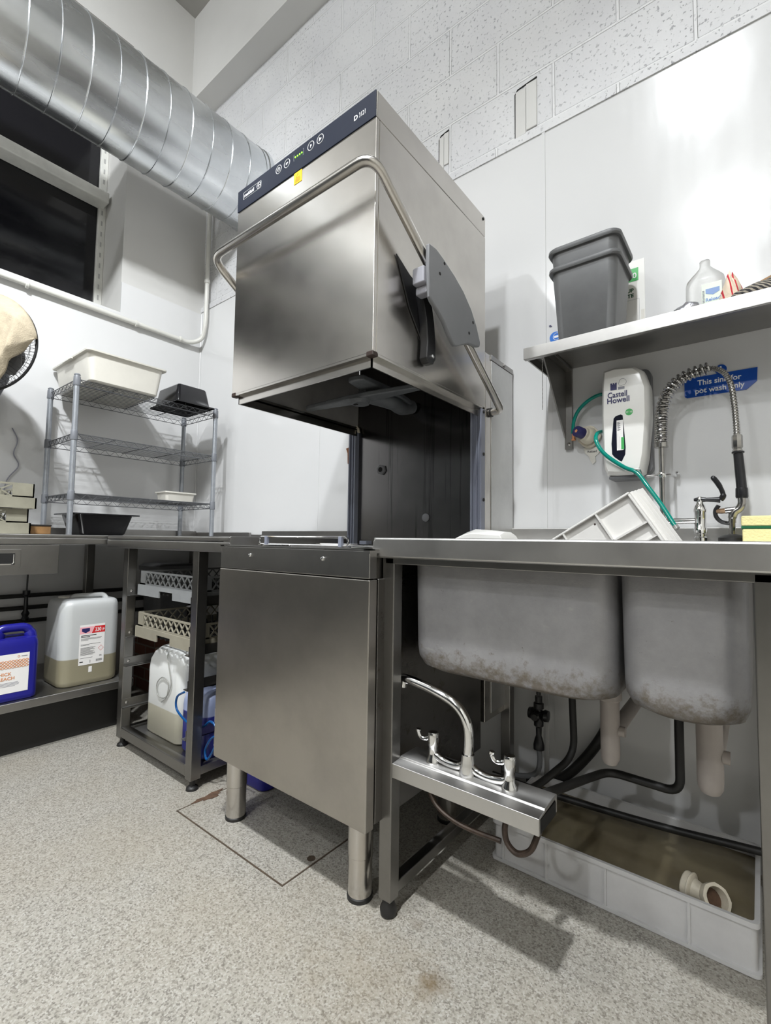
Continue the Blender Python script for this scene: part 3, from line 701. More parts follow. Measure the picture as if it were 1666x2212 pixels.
E_ = thing('entry_table', 'stainless dishwasher entry table with open rack runners left of the machine', 'table', (1.15, -0.42, 0.0))
m = MB(); m.box(0.668, 1.624, -0.80, -0.03, 0.882, 0.90); m.box(0.668, 1.624, -0.80, -0.785, 0.845, 0.882); m.box(0.668, 0.684, -0.785, -0.03, 0.845, 0.882); m.box(0.668, 1.624, -0.05, -0.03, 0.845, 0.882)
m.build('worktop', 'steel_dull', E_, bevel=0.006)
MB().prism([(1.56, -0.798, 0.90), (1.6245, -0.798, 0.90), (1.6245, -0.798, 0.868), (1.60, -0.798, 0.868)], (0, 0.74, 0)).build('end_fold', 'steel_dull', E_, bevel=0.002)
MB().box(0.668, 1.62, -0.03, -0.014, 0.86, 0.918).build('upstand', 'steel_dull', E_, bevel=0.003)
MB().box(0.79, 1.62, -0.046, -0.031, 0.90, 0.9375).build('splash_panel', 'steel_dull', E_, bevel=0.003)
for x in (0.81, 1.376):
    for y in (-0.755, -0.10):
        l = MB().box(x - 0.02, x + 0.02, y - 0.02, y + 0.02, 0.036, 0.882).build('leg', 'frame', E_, bevel=0.003)
        MB().lathe([(0.022, 0), (0.02, 0.008), (0.010, 0.016), (0.010, 0.036)], (x, y, 0)).build('foot', 'black_rubber', l)
MB().box(0.83, 1.356, -0.775, -0.74, 0.045, 0.085).build('front_rail', 'frame', E_, bevel=0.003)
MB().box(0.83, 1.356, -0.115, -0.085, 0.045, 0.085).build('rear_rail', 'frame', E_, bevel=0.003)
for x in (0.81, 1.376): MB().box(x - 0.015, x + 0.015, -0.735, -0.12, 0.045, 0.075).build('side_rail', 'frame', E_, bevel=0.003)
MB().box(0.826, 1.36, -0.74, -0.115, 0.058, 0.064).build('base_sheet', 'steel_dull', E_)
for z in (0.640, 0.462, 0.34, 0.165):
    for s, x in ((1, 0.8305), (-1, 1.3555)):
        m = MB(); m.box(min(x, x + s * 0.003), max(x, x + s * 0.003), -0.775, -0.10, z, z + 0.036); m.box(min(x, x + s * 0.03), max(x, x + s * 0.03), -0.775, -0.10, z, z + 0.003)
        r_ = m.build('runner', 'frame', E_)
        for y in (-0.755, -0.12): MB().lathe([(0.006, 0), (0.003, 0.002)], (x + s * 0.003, y, z + 0.02), (s, 0, 0), 10).build('screw', 'chrome_dull', r_)

# dish rack kind: parts in local frame, base at origin
def make_rack(name, label, loc, mat, sz=0.50, h=0.104, group=None, corner=0.05, cell=0.045, notch=True):
    t = thing(name, label, 'dish rack', loc, group); L = Vector(loc); a = sz / 2; zb = 0.045
    m = MB()
    for s in (-1, 1):
        # lower band, wider than the top, with a hand notch on the two long sides
        for ax in (0, 1):
            if notch:
                segs = ((-a, -0.055, 0, zb), (0.055, a, 0, zb), (-0.055, 0.055, 0.028, zb))
            else: segs = ((-a, a, 0, zb),)
            for u0, u1, z0, z1 in segs:
                o0, o1 = (a - 0.006) * s, a * s
                if ax == 0: m.box(u0, u1, min(o0, o1), max(o0, o1), z0, z1)
                else: m.box(min(o0, o1), max(o0, o1), u0, u1, z0, z1)
    for bmv in m.bm.verts: bmv.co += L
    m.build('base_band', mat, t)
    m = MB(); k = -a + 0.02
    while k < a - 0.01:
        m.box(k - 0.0015, k + 0.0015, -a + 0.006, a - 0.006, 0.012, 0.02); m.box(-a + 0.006, a - 0.006, k - 0.0015, k + 0.0015, 0.012, 0.02); k += 0.04
    for i in range(6):
        for j in range(6): m.cyl((-0.19 + i * 0.076, -0.19 + j * 0.076, 0.016), (-0.19 + i * 0.076, -0.19 + j * 0.076, 0.07), 0.004, n=6)
    for bmv in m.bm.verts: bmv.co += L
    m.build('base_grid', 'rack_black', t)
    b_ = a - 0.008
    for side in range(4):
        ang = side * PI / 2; rot = Matrix.Rotation(ang, 4, 'Z'); m = MB()
        m.box(-b_, b_, b_ - 0.005, b_, h - 0.008, h); m.box(-b_, -b_ + corner, b_ - 0.005, b_, zb, h - 0.008); m.box(b_ - corner, b_, b_ - 0.005, b_, zb, h - 0.008); m.box(-b_, b_, b_ - 0.004, b_, zb - 0.006, zb + 0.006)
        k = -b_ + corner
        z0, z1 = zb + 0.003, h - 0.006
        n_ = max(2, round((2 * b_ - 2 * corner) / cell)); st = (2 * b_ - 2 * corner) / n_
        for i in range(n_):
            m.bar((k, b_ - 0.0025, z0), (k + st, b_ - 0.0025, z1), 0.005, 0.0045, (0, 1, 0)); m.bar((k, b_ - 0.0025, z1), (k + st, b_ - 0.0025, z0), 0.005, 0.0045, (0, 1, 0)); k += st
        bmesh.ops.transform(m.bm, matrix=Matrix.Translation(L) @ rot, verts=m.bm.verts)
        m.build('lattice_side', mat, t, sm=False)
    return t
make_rack('dish_rack', 'pale grey dish rack on the upper runners of the entry table', (1.091, -0.487, 0.6435), 'rack_grey', group='racks on the entry table runners')
make_rack('dish_rack', 'beige dish rack on the runners, directly above the cloudy jerrycans', (1.091, -0.49, 0.4655), 'rack_beige', group='racks on the entry table runners')
make_rack('dish_rack', 'old grey-green dish rack standing on the left bench, lower of the stack', (0.335, -1.318, 0.901), 'rack_old', group='stacked racks on the left bench', corner=0.075, cell=0.09, notch=False)
make_rack('dish_rack', 'old grey-green dish rack on top of the stack on the left bench', (0.345, -1.305, 1.007), 'rack_old', group='stacked racks on the left bench', corner=0.075, cell=0.09, notch=False)

# wire shelving unit on the bench
S_ = thing('wire_shelving', 'grey wire shelving unit with three tiers standing on the left bench', 'shelving', (0.272, -0.52, 0.90))
sx0, sx1, sy0, sy1 = 0.091, 0.454, -0.885, -0.152
tiers = (1.642, 1.381, 1.095)
for x in (sx0, sx1):
    for y in (sy0, sy1):
        p = MB().cyl((x, y, 0.90), (x, y, 1.662), 0.0125, n=18).build('post', 'post', S_)
        MB().lathe([(0.0135, 0), (0.0135, 0.004), (0.009, 0.008)], (x, y, 1.660)).build('post_cap', 'collar', p)
        for z in tiers: MB().lathe([(0.0152, -0.032), (0.0160, -0.029), (0.0150, 0.010), (0.0136, 0.014)], (x, y, z), n=18).build('collar', 'collar', p)
for z in tiers:
    m = MB(); rw = 0.0015
    for (a, b) in (((sx0, sy0), (sx1, sy0)), ((sx0, sy1), (sx1, sy1)), ((sx0, sy0), (sx0, sy1)), ((sx1, sy0), (sx1, sy1))):
        A_, B_ = Vector((*a, z)), Vector((*b, z)); d = (B_ - A_).normalized(); A_ += d * 0.015; B_ -= d * 0.015; dn = Vector((0, 0, -0.027))
        m.tube([A_, B_], 0.0022, 6); m.tube([A_ + dn, B_ + dn], 0.0022, 6)
        n_ = max(4, int((B_ - A_).length / 0.026)); zz = [A_.lerp(B_, i / n_) + (dn if i % 2 else Vector((0, 0, 0))) for i in range(n_ + 1)]
        m.tube(zz, rw, 5)
    n_ = 13
    for i in range(1, n_):
        x = sx0 + (sx1 - sx0) * i / n_; m.tube([(x, sy0, z + 0.001), (x, sy1, z + 0.001)], rw, 5)
    for i in range(1, 4):
        y = sy0 + (sy1 - sy0) * i / 4; m.tube([(sx0, y, z - 0.003), (sx1, y, z - 0.003)], 0.0024, 6)
    m.build('wire_shelf', 'wire', S_)

# tapered trays and pans: open rounded-rectangle shells
def shell(m, zs, cx, cy, t=0.003, n=5):
    """zs: list (z, hx, hy, r) from base to rim, wall thickness t, open at the last level"""
    out = [[(x, y, z) for x, y in rrect(cx - hx, cx + hx, cy - hy, cy + hy, r, n)] for z, hx, hy, r in zs]
    dz = 1 if zs[-1][0] > zs[0][0] else -1
    inn = [[(x, y, z + (t * dz if i == 0 else 0)) for x, y in rrect(cx - hx + t, cx + hx - t, cy - hy + t, cy + hy - t, max(r - t, 0.001), n)] for i, (z, hx, hy, r) in enumerate(zs)]
    m.loft(out + inn[::-1]); return m
t_ = thing('storage_tray', 'large cream plastic tray on the top tier of the wire shelving', 'tray', (0.262, -0.665, 1.646))
shell(MB(), [(1.6465, 0.208, 0.158, 0.02), (1.652, 0.215, 0.165, 0.025), (1.782, 0.232, 0.182, 0.03), (1.784, 0.245, 0.195, 0.02), (1.791, 0.246, 0.196, 0.02)], 0.262, -0.672).build('tray_body', 'cream', t_)
m = MB()
for y in (-0.868, -0.476): m.box(0.20, 0.32, y - 0.006, y + 0.006, 1.779, 1.785)
m.build('rim_lug', 'cream', t_, bevel=0.002)
single(shell(MB(), [(1.760, 0.105, 0.080, 0.012), (1.752, 0.113, 0.088, 0.018), (1.655, 0.135, 0.103, 0.022), (1.653, 0.155, 0.120, 0.012), (1.6475, 0.155, 0.120, 0.012)], 0.345, -0.302).build('food_pan', 'black_gloss', None), 'glossy black food pan upside down on the top tier of the wire shelving', 'food pan')
single(shell(MB(), [(1.101, 0.055, 0.082, 0.015), (1.150, 0.062, 0.090, 0.018), (1.152, 0.068, 0.096, 0.012), (1.160, 0.068, 0.096, 0.012)], 0.27, -0.28).build('plastic_tub', 'cream', None), 'small cream plastic tub on the lowest tier of the wire shelving', 'tub')
single(shell(MB(), [(0.901, 0.085, 0.098, 0.02), (0.908, 0.092, 0.105, 0.02), (0.998, 0.115, 0.130, 0.025), (1.000, 0.140, 0.155, 0.015), (1.006, 0.140, 0.155, 0.015)], 0.315, -0.715).build('food_pan', 'black_gloss', None), 'glossy black food pan standing on the left bench under the wire shelving', 'food pan')
t_ = thing('wooden_block', 'small wooden block with a dark top edge beside the old rack stack', 'block', (0.30, -0.985, 0.90))
MB().box(0.22, 0.38, -1.04, -0.935, 0.901, 0.938).build('block_body', 'wood', t_, bevel=0.002)
MB().box(0.218, 0.382, -1.042, -0.933, 0.938, 0.945).build('block_top', 'wood_dark', t_, bevel=0.001)

# wall fan with a cloth draped over it
fc = Vector((0.35, -1.205, 1.732)); fa = Vector((0.66, -0.75, 0.0)).normalized(); fs = Vector((-fa.y, fa.x, 0)); fu = Vector((0, 0, 1)); FR = 0.212
F = thing('wall_fan', 'black caged fan on the left wall half covered by a beige cloth', 'fan', tuple(fc - Vector((0, 0, FR))))
def fp(r, a, d): return fc + fs * (r * math.cos(a)) + fu * (r * math.sin(a)) + fa * d
m = MB(); m.torus(fc, fa, FR, 0.0055, 56, 8)
cage = m.build('cage_rim', 'black_plastic', F)
for nm, s in (('front_guard', 1), ('rear_guard', -1)):
    m = MB()
    for k in range(72):
        a = 2 * PI * k / 72
        m.tube([fp(0.045, a, 0.06 * s), fp(0.12, a, 0.055 * s), fp(0.178, a, 0.04 * s), fp(0.212, a, 0.004 * s)], 0.0009, 4, caps=False)
    for r, d in ((0.045, 0.06), (0.10, 0.057), (0.15, 0.05), (0.178, 0.04), (0.198, 0.02)): m.torus(fc + fa * d * s, fa, r, 0.0011, 40, 4)
    m.build(nm, 'black_plastic', F)
for k in range(3):
    a0 = 0.75 + 2 * PI * k / 3 - 1.3; lp = [(0.04, -0.30), (0.09, -0.52), (0.15, -0.50), (0.178, -0.30), (0.182, 0.0), (0.165, 0.28), (0.12, 0.36), (0.06, 0.32), (0.035, 0.2)]
    f_ = [fp(r, a0 + a, 0.02 * a * 2) for r, a in lp]
    MB().loft([f_, [p + fa * 0.003 for p in f_]]).build('fan_blade', 'guard', F)
MB().lathe([(0.035, -0.02), (0.04, 0.0), (0.035, 0.03), (0.02, 0.045)], fc, fa).build('hub', 'black_plastic', F)
MB().lathe([(0.03, -0.17), (0.055, -0.16), (0.06, -0.08), (0.045, -0.05)], fc, fa).build('motor', 'black_plastic', F)
mb_ = fc - fa * 0.12
MB().tube([tuple(mb_), (mb_.x - 0.02, mb_.y, 1.62), (0.06, mb_.y - 0.02, 1.50), (0.02, mb_.y - 0.02, 1.50)], 0.018, 12).box(0.008, 0.03, mb_.y - 0.07, mb_.y + 0.03, 1.42, 1.60).build('wall_bracket', 'collar', F)
MB().tube(smooth([(0.014, -1.02, 1.44), (0.014, -0.995, 1.38), (0.014, -1.008, 1.31), (0.014, -0.985, 1.25), (0.014, -1.03, 1.17), (0.014, -1.04, 1.06), (0.014, -1.05, 0.95)], 6), 0.0028, 6).build('power_cord', 'grey_ink', F)
# cloth: thin folded sheet lying over the upper front of the cage
cl = bmesh.new(); NU, NV = 40, 30; gv = []
for j in range(NV + 1):
    row = []; v = j / NV
    for i in range(NU + 1):
        u = i / NU
        # u runs along the rim from far left over the top to the right corner; v hangs down across the front
        a = PI * 1.02 + (0.10 - PI * 1.02) * u
        rim = fp(0.222, a, 0.0)
        if u > 0.68:
            t = (u - 0.68) / 0.32; lx, lz = 0.095 + (0.221 - 0.095) * t, -0.172 + (0.022 + 0.172) * t
        else: lx, lz = -0.21 + (0.095 + 0.21) * (u / 0.68), -0.172 + 0.025 * (0.68 - u)
        low = fc + fs * lx + fu * lz + fa * 0.018
        p = rim.lerp(low, v)
        bulge = 0.060 * min(1.0, math.sin(PI * min(1, 0.04 + v * 0.9)) * 1.5) * min(1.0, (1 - u) * 5 + 0.12)
        p = p + fa * (0.010 + bulge + 0.012 * math.sin(u * 23 + 2 * v) * v + 0.006 * math.sin(u * 47 + 1) * v)
        row.append(cl.verts.new(p))
    gv.append(row)
for j in range(NV):
    for i in range(NU): cl.faces.new((gv[j][i], gv[j][i + 1], gv[j + 1][i + 1], gv[j + 1][i]))
mm = MB(); mm.bm.free(); mm.bm = cl
o = mm.build('draped_cloth', 'beige_cloth', None, ang=3); single(o, 'beige cloth draped over the top of the black fan', 'cloth')
md = o.modifiers.new('solid', 'SOLIDIFY'); md.thickness = 0.003

# ================================================================== UNDER THE LEFT BENCH
def can_body(m, x0, x1, y0, y1, z0, z1, r=0.03, top=0.35):
    cx, cy, hx, hy = (x0 + x1) / 2, (y0 + y1) / 2, (x1 - x0) / 2, (y1 - y0) / 2; h = z1 - z0
    prof = [(0, 0.90), (0.015, 0.97), (0.05, 1.0), (0.72, 1.0), (0.80, 0.985), (0.88, 0.94), (0.94, 0.86), (0.985, 0.74), (1.0, 0.60)]
    m.loft([[(x, y, z0 + h * f) for x, y in rrect(cx - hx * s, cx + hx * s, cy - hy * s, cy + hy * s, r, 6)] for f, s in prof]); return m
J = thing('jerrycan', 'large cloudy jerrycan with red and white label, under the left bench', 'jerrycan', (0.485, -0.825, 0.231))
bxs = [(0.231, 0.93), (0.238, 0.985), (0.255, 1.0), (0.56, 1.0), (0.582, 0.985), (0.597, 0.95), (0.604, 0.88), (0.606, 0.7)]
MB().loft([[(x, y, z) for x, y in rrect(0.485 - 0.115 * q, 0.485 + 0.115 * q, -0.818 - 0.122 * q, -0.818 + 0.122 * q, 0.045, 7)] for z, q in bxs]).build('can_body', 'can1', J, ang=1.0)
MB().tube(fillet([(0.45, -0.86, 0.600), (0.46, -0.85, 0.614), (0.53, -0.75, 0.620), (0.54, -0.74, 0.600)], 0.02, 5), 0.011, 10).build('can_handle', 'can1', J)
MB().lathe([(0.026, 0), (0.026, 0.010), (0.02, 0.013)], (0.43, -0.88, 0.602)).build('can_cap', 'cream', J)
lb = MB().box(0.6002, 0.6010, -0.868, -0.765, 0.319, 0.496).build('can_label', 'label', J)
MB().prism([(0.6011, -0.82, 0.457), (0.6011, -0.765, 0.457), (0.6011, -0.765, 0.487), (0.6011, -0.808, 0.487)], (0.0003, 0, 0)).build('label_band', 'red', lb)
MB().prism([(0.6011, -0.868, 0.457), (0.6011, -0.822, 0.457), (0.6011, -0.810, 0.487), (0.6011, -0.868, 0.487)], (0.0003, 0, 0)).build('label_band', 'pink', lb)
MB().prism([(0.6014, y, z) for y, z in ((-0.86, 0.481), (-0.828, 0.481), (-0.828, 0.468), (-0.844, 0.460), (-0.86, 0.468))], (0.0003, 0, 0)).build('logo_shield', 'navy_ink', lb)
text('330', 0.024, (0.6014, -0.8065, 0.4635), FX, 'white_ink', lb, sx=0.72, bold=0.0003)
text('P', 0.0165, (0.6014, -0.7755, 0.4635), FX, 'white_ink', lb, bold=0.0003)
m = MB(); rows = [(0.447, 0.062, .0030), (0.441, 0.036, .0030), (0.435, 0.085, .0012), (0.431, 0.08, .0012), (0.427, 0.03, .0012), (0.409, 0.08, .0012), (0.405, 0.035, .0012)] + [(0.394 - 0.004 * i, (0.06, 0.052, 0.058, 0.04, 0.056, 0.05, 0.058)[i % 7], .0014) for i in range(9)] + [(0.349, 0.05, .0012)]
for z, L_, hh in rows: m.box(0.6010, 0.6013, -0.862, -0.862 + L_, z, z + hh)
m.box(0.6010, 0.6013, -0.864, -0.85, 0.331, 0.335); m.box(0.6010, 0.6013, -0.822, -0.8205, 0.325, 0.338)
for i in range(12): m.box(0.6010, 0.6013, -0.797 + i * 0.0022, -0.796 + i * 0.0022, 0.328, 0.338)
m.build('label_print', 'black_ink', lb)
dm = [(0.6012, -0.779, 0.398), (0.6012, -0.768, 0.386), (0.6012, -0.779, 0.374), (0.6012, -0.790, 0.386)]
MB().tube(dm, 0.0006, 4, True).build('hazard_diamond', 'red', lb)
text('20L', 0.008, (0.6011, -0.785, 0.350), FX, 'black_ink', lb)
MB().box(0.6002, 0.6008, -0.826, -0.812, 0.284, 0.309).build('sticker_scrap', 'label', J, bevel=0.0003)

K = thing('bleach_canister', 'dark blue bleach canister with white label on the undershelf of the left bench', 'canister', (0.555, -1.125, 0.231))
m = MB()
kx0, kx1, ky0, ky1 = 0.48, 0.622, -1.235, -1.022
prof = [(0.231, 0.94), (0.236, 0.99), (0.25, 1.0), (0.445, 1.0), (0.462, 0.985), (0.475, 0.93)]
cx, cy, hx, hy = (kx0 + kx1) / 2, (ky0 + ky1) / 2, (kx1 - kx0) / 2, (ky1 - ky0) / 2
m.loft([[(x, y, z) for x, y in rrect(cx - hx * s, cx + hx * s, cy - hy * s, cy + hy * s, 0.022, 6)] for z, s in prof])
m.build('can_body', 'blue_plastic', K, ang=1.0)
MB().tube(fillet([(0.56, -1.155, 0.462), (0.56, -1.15, 0.513), (0.56, -1.05, 0.513), (0.56, -1.036, 0.462)], 0.03, 6), [0.026] * 4 + [0.017] * 10 + [0.022] * 2, 12).build('can_handle', 'blue_plastic', K)
MB().lathe([(0.028, 0), (0.028, 0.03), (0.024, 0.034)], (0.55, -1.195, 0.47)).build('can_cap', 'black_plastic', K)
lb = MB().box(0.6221, 0.6229, -1.215, -1.056, 0.265, 0.418).build('can_label', 'label', K)
m = MB()
for k in range(14):
    y = -1.21 + k * 0.0112
    m.tube([(0.6231, y, 0.362), (0.6231, min(y + 0.032, -1.058), 0.362 + min(0.032, -1.058 - y))], 0.0013, 4); m.tube([(0.6231, y, 0.394), (0.6231, min(y + 0.032, -1.058), 0.394 - min(0.032, -1.058 - y))], 0.0013, 4)
m.build('label_lattice', 'copper', lb)
text('THICK', 0.0175, (0.6230, -1.1135, 0.335), FX, 'copper', lb, align='RIGHT', bold=0.0004)
text('BLEACH', 0.0175, (0.6230, -1.1015, 0.317), FX, 'copper', lb, align='RIGHT', bold=0.0004)
m = MB()
for z, y1 in ((0.305, -1.09), (0.3005, -1.086), (0.296, -1.088), (0.2915, -1.10)): m.box(0.6229, 0.6232, -1.2, y1, z, z + 0.0016)
m.box(0.6229, 0.6232, -1.083, -1.063, 0.404, 0.407)
m.build('label_print', 'grey_ink', lb)
MB().torus((0.6231, -1.092, 0.406), (1, 0, 0), 0.0035, 0.0008, 16, 4).build('label_ring', 'copper', lb)

# water pipes along the left wall
for z, lab in ((0.586, 'upper'), (0.525, 'middle'), (0.458, 'lower')):
    o = MB().tube([(0.035, -2.44, z + 0.004), (0.035, -0.03, z)], 0.011, 10).build('water_pipe', 'black_rubber', None)
    single(o, '%s of the three black water pipes along the left wall under the bench' % lab, 'pipe', 'water pipes under the bench')
V_ = thing('pipe_valve', 'black inline valve cluster clamped on the wall pipes under the bench', 'valve', (0.05, -0.93, 0.46))
MB().lathe([(0.014, 0), (0.018, 0.01), (0.012, 0.02), (0.018, 0.035), (0.010, 0.05), (0.008, 0.12), (0.016, 0.13), (0.016, 0.15)], (0.058, -0.93, 0.465)).build('valve_body', 'black_plastic', V_)
MB().tube([(0.058, -0.93, 0.60), (0.058, -0.928, 0.75)], 0.004, 8).build('valve_stem', 'black_plastic', V_)
# brick pier stub and lidded tub in the corner
struct(MB().box(0.009, 0.26, -0.36, -0.10, 0.0, 0.36).build('column', 'brick', None, sm=False))
t_ = thing('lidded_bin', 'grey lidded tub on the brick pier behind the dish racks', 'tub', (0.135, -0.25, 0.36))
shell(MB(), [(0.361, 0.09, 0.10, 0.04), (0.70, 0.10, 0.12, 0.05)], 0.15, -0.25).build('tub_body', 'disp_grey', t_)
MB().loft([[(x, y, z) for x, y in rrect(0.15 - a, 0.15 + a, -0.25 - b, -0.25 + b, 0.05)] for z, a, b in ((0.70, 0.115, 0.135), (0.725, 0.118, 0.138), (0.738, 0.10, 0.12))]).build('tub_lid', 'disp_grey', t_)

# cans on the base of the entry table
C1 = thing('jerrycan', 'tall cloudy white jerrycan behind the front rail of the entry table', 'jerrycan', (1.02, -0.58, 0.065))
m = MB(); hx, hy = 0.145, 0.115; cx, cy = 1.018, -0.582
prof = [(0.0655, 0.94), (0.075, 1.0), (0.33, 1.0), (0.37, 0.97), (0.40, 0.88), (0.42, 0.74), (0.432, 0.55)]
m.loft([[(x, y, z) for x, y in rrect(cx - hx * s, cx + hx * s, cy - hy * s, cy + hy * s, 0.04, 6)] for z, s in prof]); m.build('can_body', 'can2', C1, ang=1.0)
MB().lathe([(0.03, 0), (0.03, 0.016), (0.026, 0.02)], (0.96, -0.655, 0.398)).build('can_neck', 'can2', C1)
MB().tube(fillet([(1.0, -0.60, 0.42), (1.0, -0.595, 0.448), (1.10, -0.575, 0.444), (1.11, -0.575, 0.40)], 0.02, 5), 0.016, 10).build('can_handle', 'can2', C1)
text('6 A', 0.032, (1.02, -0.575, 0.4345), (0, 0, 0.4), 'black_ink', C1)
MB().tube(smooth([(0.985, -0.655, 0.41), (1.06, -0.70, 0.40), (1.09, -0.703, 0.34), (1.10, -0.703, 0.29), (1.06, -0.703, 0.24), (1.0, -0.703, 0.235), (0.985, -0.703, 0.28), (1.03, -0.703, 0.315), (1.08, -0.703, 0.30), (1.07, -0.703, 0.245), (1.03, -0.703, 0.215)], 6), 0.0022, 8).build('dosing_tube', 'clear_hose', C1)
C2 = thing('jerrycan', 'off-white jerrycan at the back of the entry table, behind the tall cloudy one', 'jerrycan', (1.02, -0.28, 0.065))
can_body(MB(), 0.88, 1.20, -0.40, -0.15, 0.0655, 0.405, 0.04).build('can_body', 'can3', C2, ang=1.0)
MB().lathe([(0.03, 0), (0.03, 0.02)], (0.95, -0.33, 0.40)).build('can_cap', 'cream', C2)
C3 = thing('jerrycan', 'blue-tinted jerrycan with white label beside the machine', 'jerrycan', (1.265, -0.58, 0.065))
can_body(MB(), 1.175, 1.352, -0.70, -0.46, 0.0655, 0.31, 0.03).build('can_body', 'can_blue', C3, ang=1.0)
MB().lathe([(0.024, 0), (0.024, 0.02)], (1.25, -0.62, 0.305)).build('can_cap', 'black_plastic', C3)
lb = MB().box(1.352, 1.3528, -0.66, -0.54, 0.09, 0.25).build('can_label', 'label', C3)
MB().box(1.3528, 1.3532, -0.655, -0.61, 0.205, 0.235).build('label_logo', 'navy_ink', lb)
MB().box(1.3528, 1.3532, -0.66, -0.54, 0.12, 0.165).build('label_band', 'black_ink', lb)
C4 = thing('flat_canister', 'dark blue canister lying on the floor between entry table and dishwasher', 'canister', (1.50, -0.40, 0.0))
can_body(MB(), 1.425, 1.60, -0.62, -0.30, 0.001, 0.16, 0.03).build('can_body', 'blue_plastic', C4, ang=1.0)
lb = MB().box(1.4242, 1.4250, -0.56, -0.38, 0.03, 0.11).build('can_label', 'label', C4)
o = MB().tube(smooth([(1.262, -0.735, 0.31), (1.215, -0.735, 0.285), (1.205, -0.735, 0.25), (1.23, -0.735, 0.225), (1.30, -0.73, 0.20), (1.36, -0.715, 0.20), (1.42, -0.72, 0.235), (1.46, -0.72, 0.22), (1.455, -0.72, 0.16), (1.41, -0.72, 0.10), (1.395, -0.72, 0.13), (1.44, -0.72, 0.185), (1.50, -0.71, 0.20), (1.58, -0.70, 0.19)], 8), 0.0042, 8).build('dosing_hose', 'blue_hose', None)
single(o, 'thin blue dosing hose looping past the entry table leg', 'hose')
o = MB().tube(smooth([(1.40, -0.50, 0.33), (1.47, -0.60, 0.30), (1.56, -0.64, 0.235), (1.62, -0.60, 0.21)], 8), 0.005, 8).build('dosing_hose', 'clear_hose', None)
single(o, 'clear hose curving down beside the dishwasher above the blue hose', 'hose')
# loose brown card scrap stuck on the back wall
o = MB().prism([(1.395, -0.0085, 1.345), (1.432, -0.0085, 1.35), (1.432, -0.0085, 1.268), (1.408, -0.0085, 1.268), (1.406, -0.0085, 1.32)], (0, -0.004, 0)).build('card_scrap', 'card', None, sm=False)
single(o, 'torn brown card scrap on the white wall left of the machine column', 'card')

# ================================================================== SINK UNIT
K = thing('sink_unit', 'stainless double-bowl pot-wash sink counter on square legs at the right', 'sink', (2.75, -0.42, 0.0))
wx0, wx1, wy0, wy1 = 2.236, 3.55, -0.798, -0.03
ox0, ox1, oy0, oy1 = 2.31, 2.957, -0.70, -0.25
m = MB(); m.box(wx0, wx1, oy1, wy1, 0.884, 0.90); m.box(wx0, ox0, oy0, oy1, 0.884, 0.90); m.box(ox1, wx1, oy0, oy1, 0.884, 0.90); m.box(wx0, wx1, wy0, oy0, 0.884, 0.90)
m.build('worktop', 'steel_counter', K, bevel=0.002)
fr = [(wx0 + 0.006, 0.90), (wx0 - 0.002, 0.893), (wx0 - 0.006, 0.856), (wx0 + 0.0, 0.8515), (wx1, 0.8515), (wx1, 0.90)]
MB().prism([(x, wy0 - 0.002, z) for x, z in fr], (0, 0.014, 0)).box(wx0 - 0.004, wx0 + 0.01, wy0 + 0.012, wy1, 0.853, 0.90).build('front_edge', 'steel_counter', K, bevel=0.005, seg=3)
MB().box(wx0 + 0.02, wx1, -0.776, -0.752, 0.836, 0.852).build('under_rail', 'frame', K, bevel=0.002)
MB().box(wx0, wx1, -0.030, -0.014, 0.86, 0.945).build('upstand', 'steel_counter', K, bevel=0.002)
for x in (2.266, 3.0, 3.5):
    for y in (-0.758, -0.075):
        h2 = 0.018 if x < 2.9 else 0.022
        l = MB().box(x - h2, x + h2, y - 0.018, y + 0.018, 0.040, 0.852).build('leg', 'frame', K, bevel=0.003)
        MB().lathe([(0.010, 0.0), (0.019, 0.004), (0.0205, 0.016), (0.016, 0.026), (0.012, 0.042)], (x, y, 0)).build('foot', 'black_rubber', l)
MB().box(2.252, 2.28, -0.740, -0.093, 0.045, 0.072).build('side_rail', 'frame', K, bevel=0.003)
def bowl(x0, x1, y0, y1, zb, r, name='bowl'):
    m = MB(); c = ((x0 + x1) / 2, (y0 + y1) / 2); hx, hy = (x1 - x0) / 2, (y1 - y0) / 2
    lv = [(zb, 0.045, 0.09), (zb + 0.004, 0.022, 0.08), (zb + 0.014, 0.008, 0.065), (zb + 0.035, 0.001, 0.055), (zb + 0.06, 0.0, 0.05), (0.86, -0.002, 0.045), (0.8835, -0.002, 0.045)]
    ou = [[(x, y, z) for x, y in rrect(x0 + i, x1 - i, y0 + i, y1 - i, q, 6)] for z, i, q in lv]
    t = 0.003
    inn = [[(x, y, max(z, zb + t) if k else zb + t) for x, y in rrect(x0 + i + t, x1 - i - t, y0 + i + t, y1 - i - t, q, 6)] for k, (z, i, q) in enumerate(lv)]
    return m.loft(ou + inn[::-1])
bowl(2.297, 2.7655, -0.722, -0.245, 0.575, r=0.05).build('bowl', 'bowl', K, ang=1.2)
bowl(2.7755, 2.9705, -0.722, -0.245, 0.577, r=0.05).build('bowl', 'bowl', K, ang=1.2)
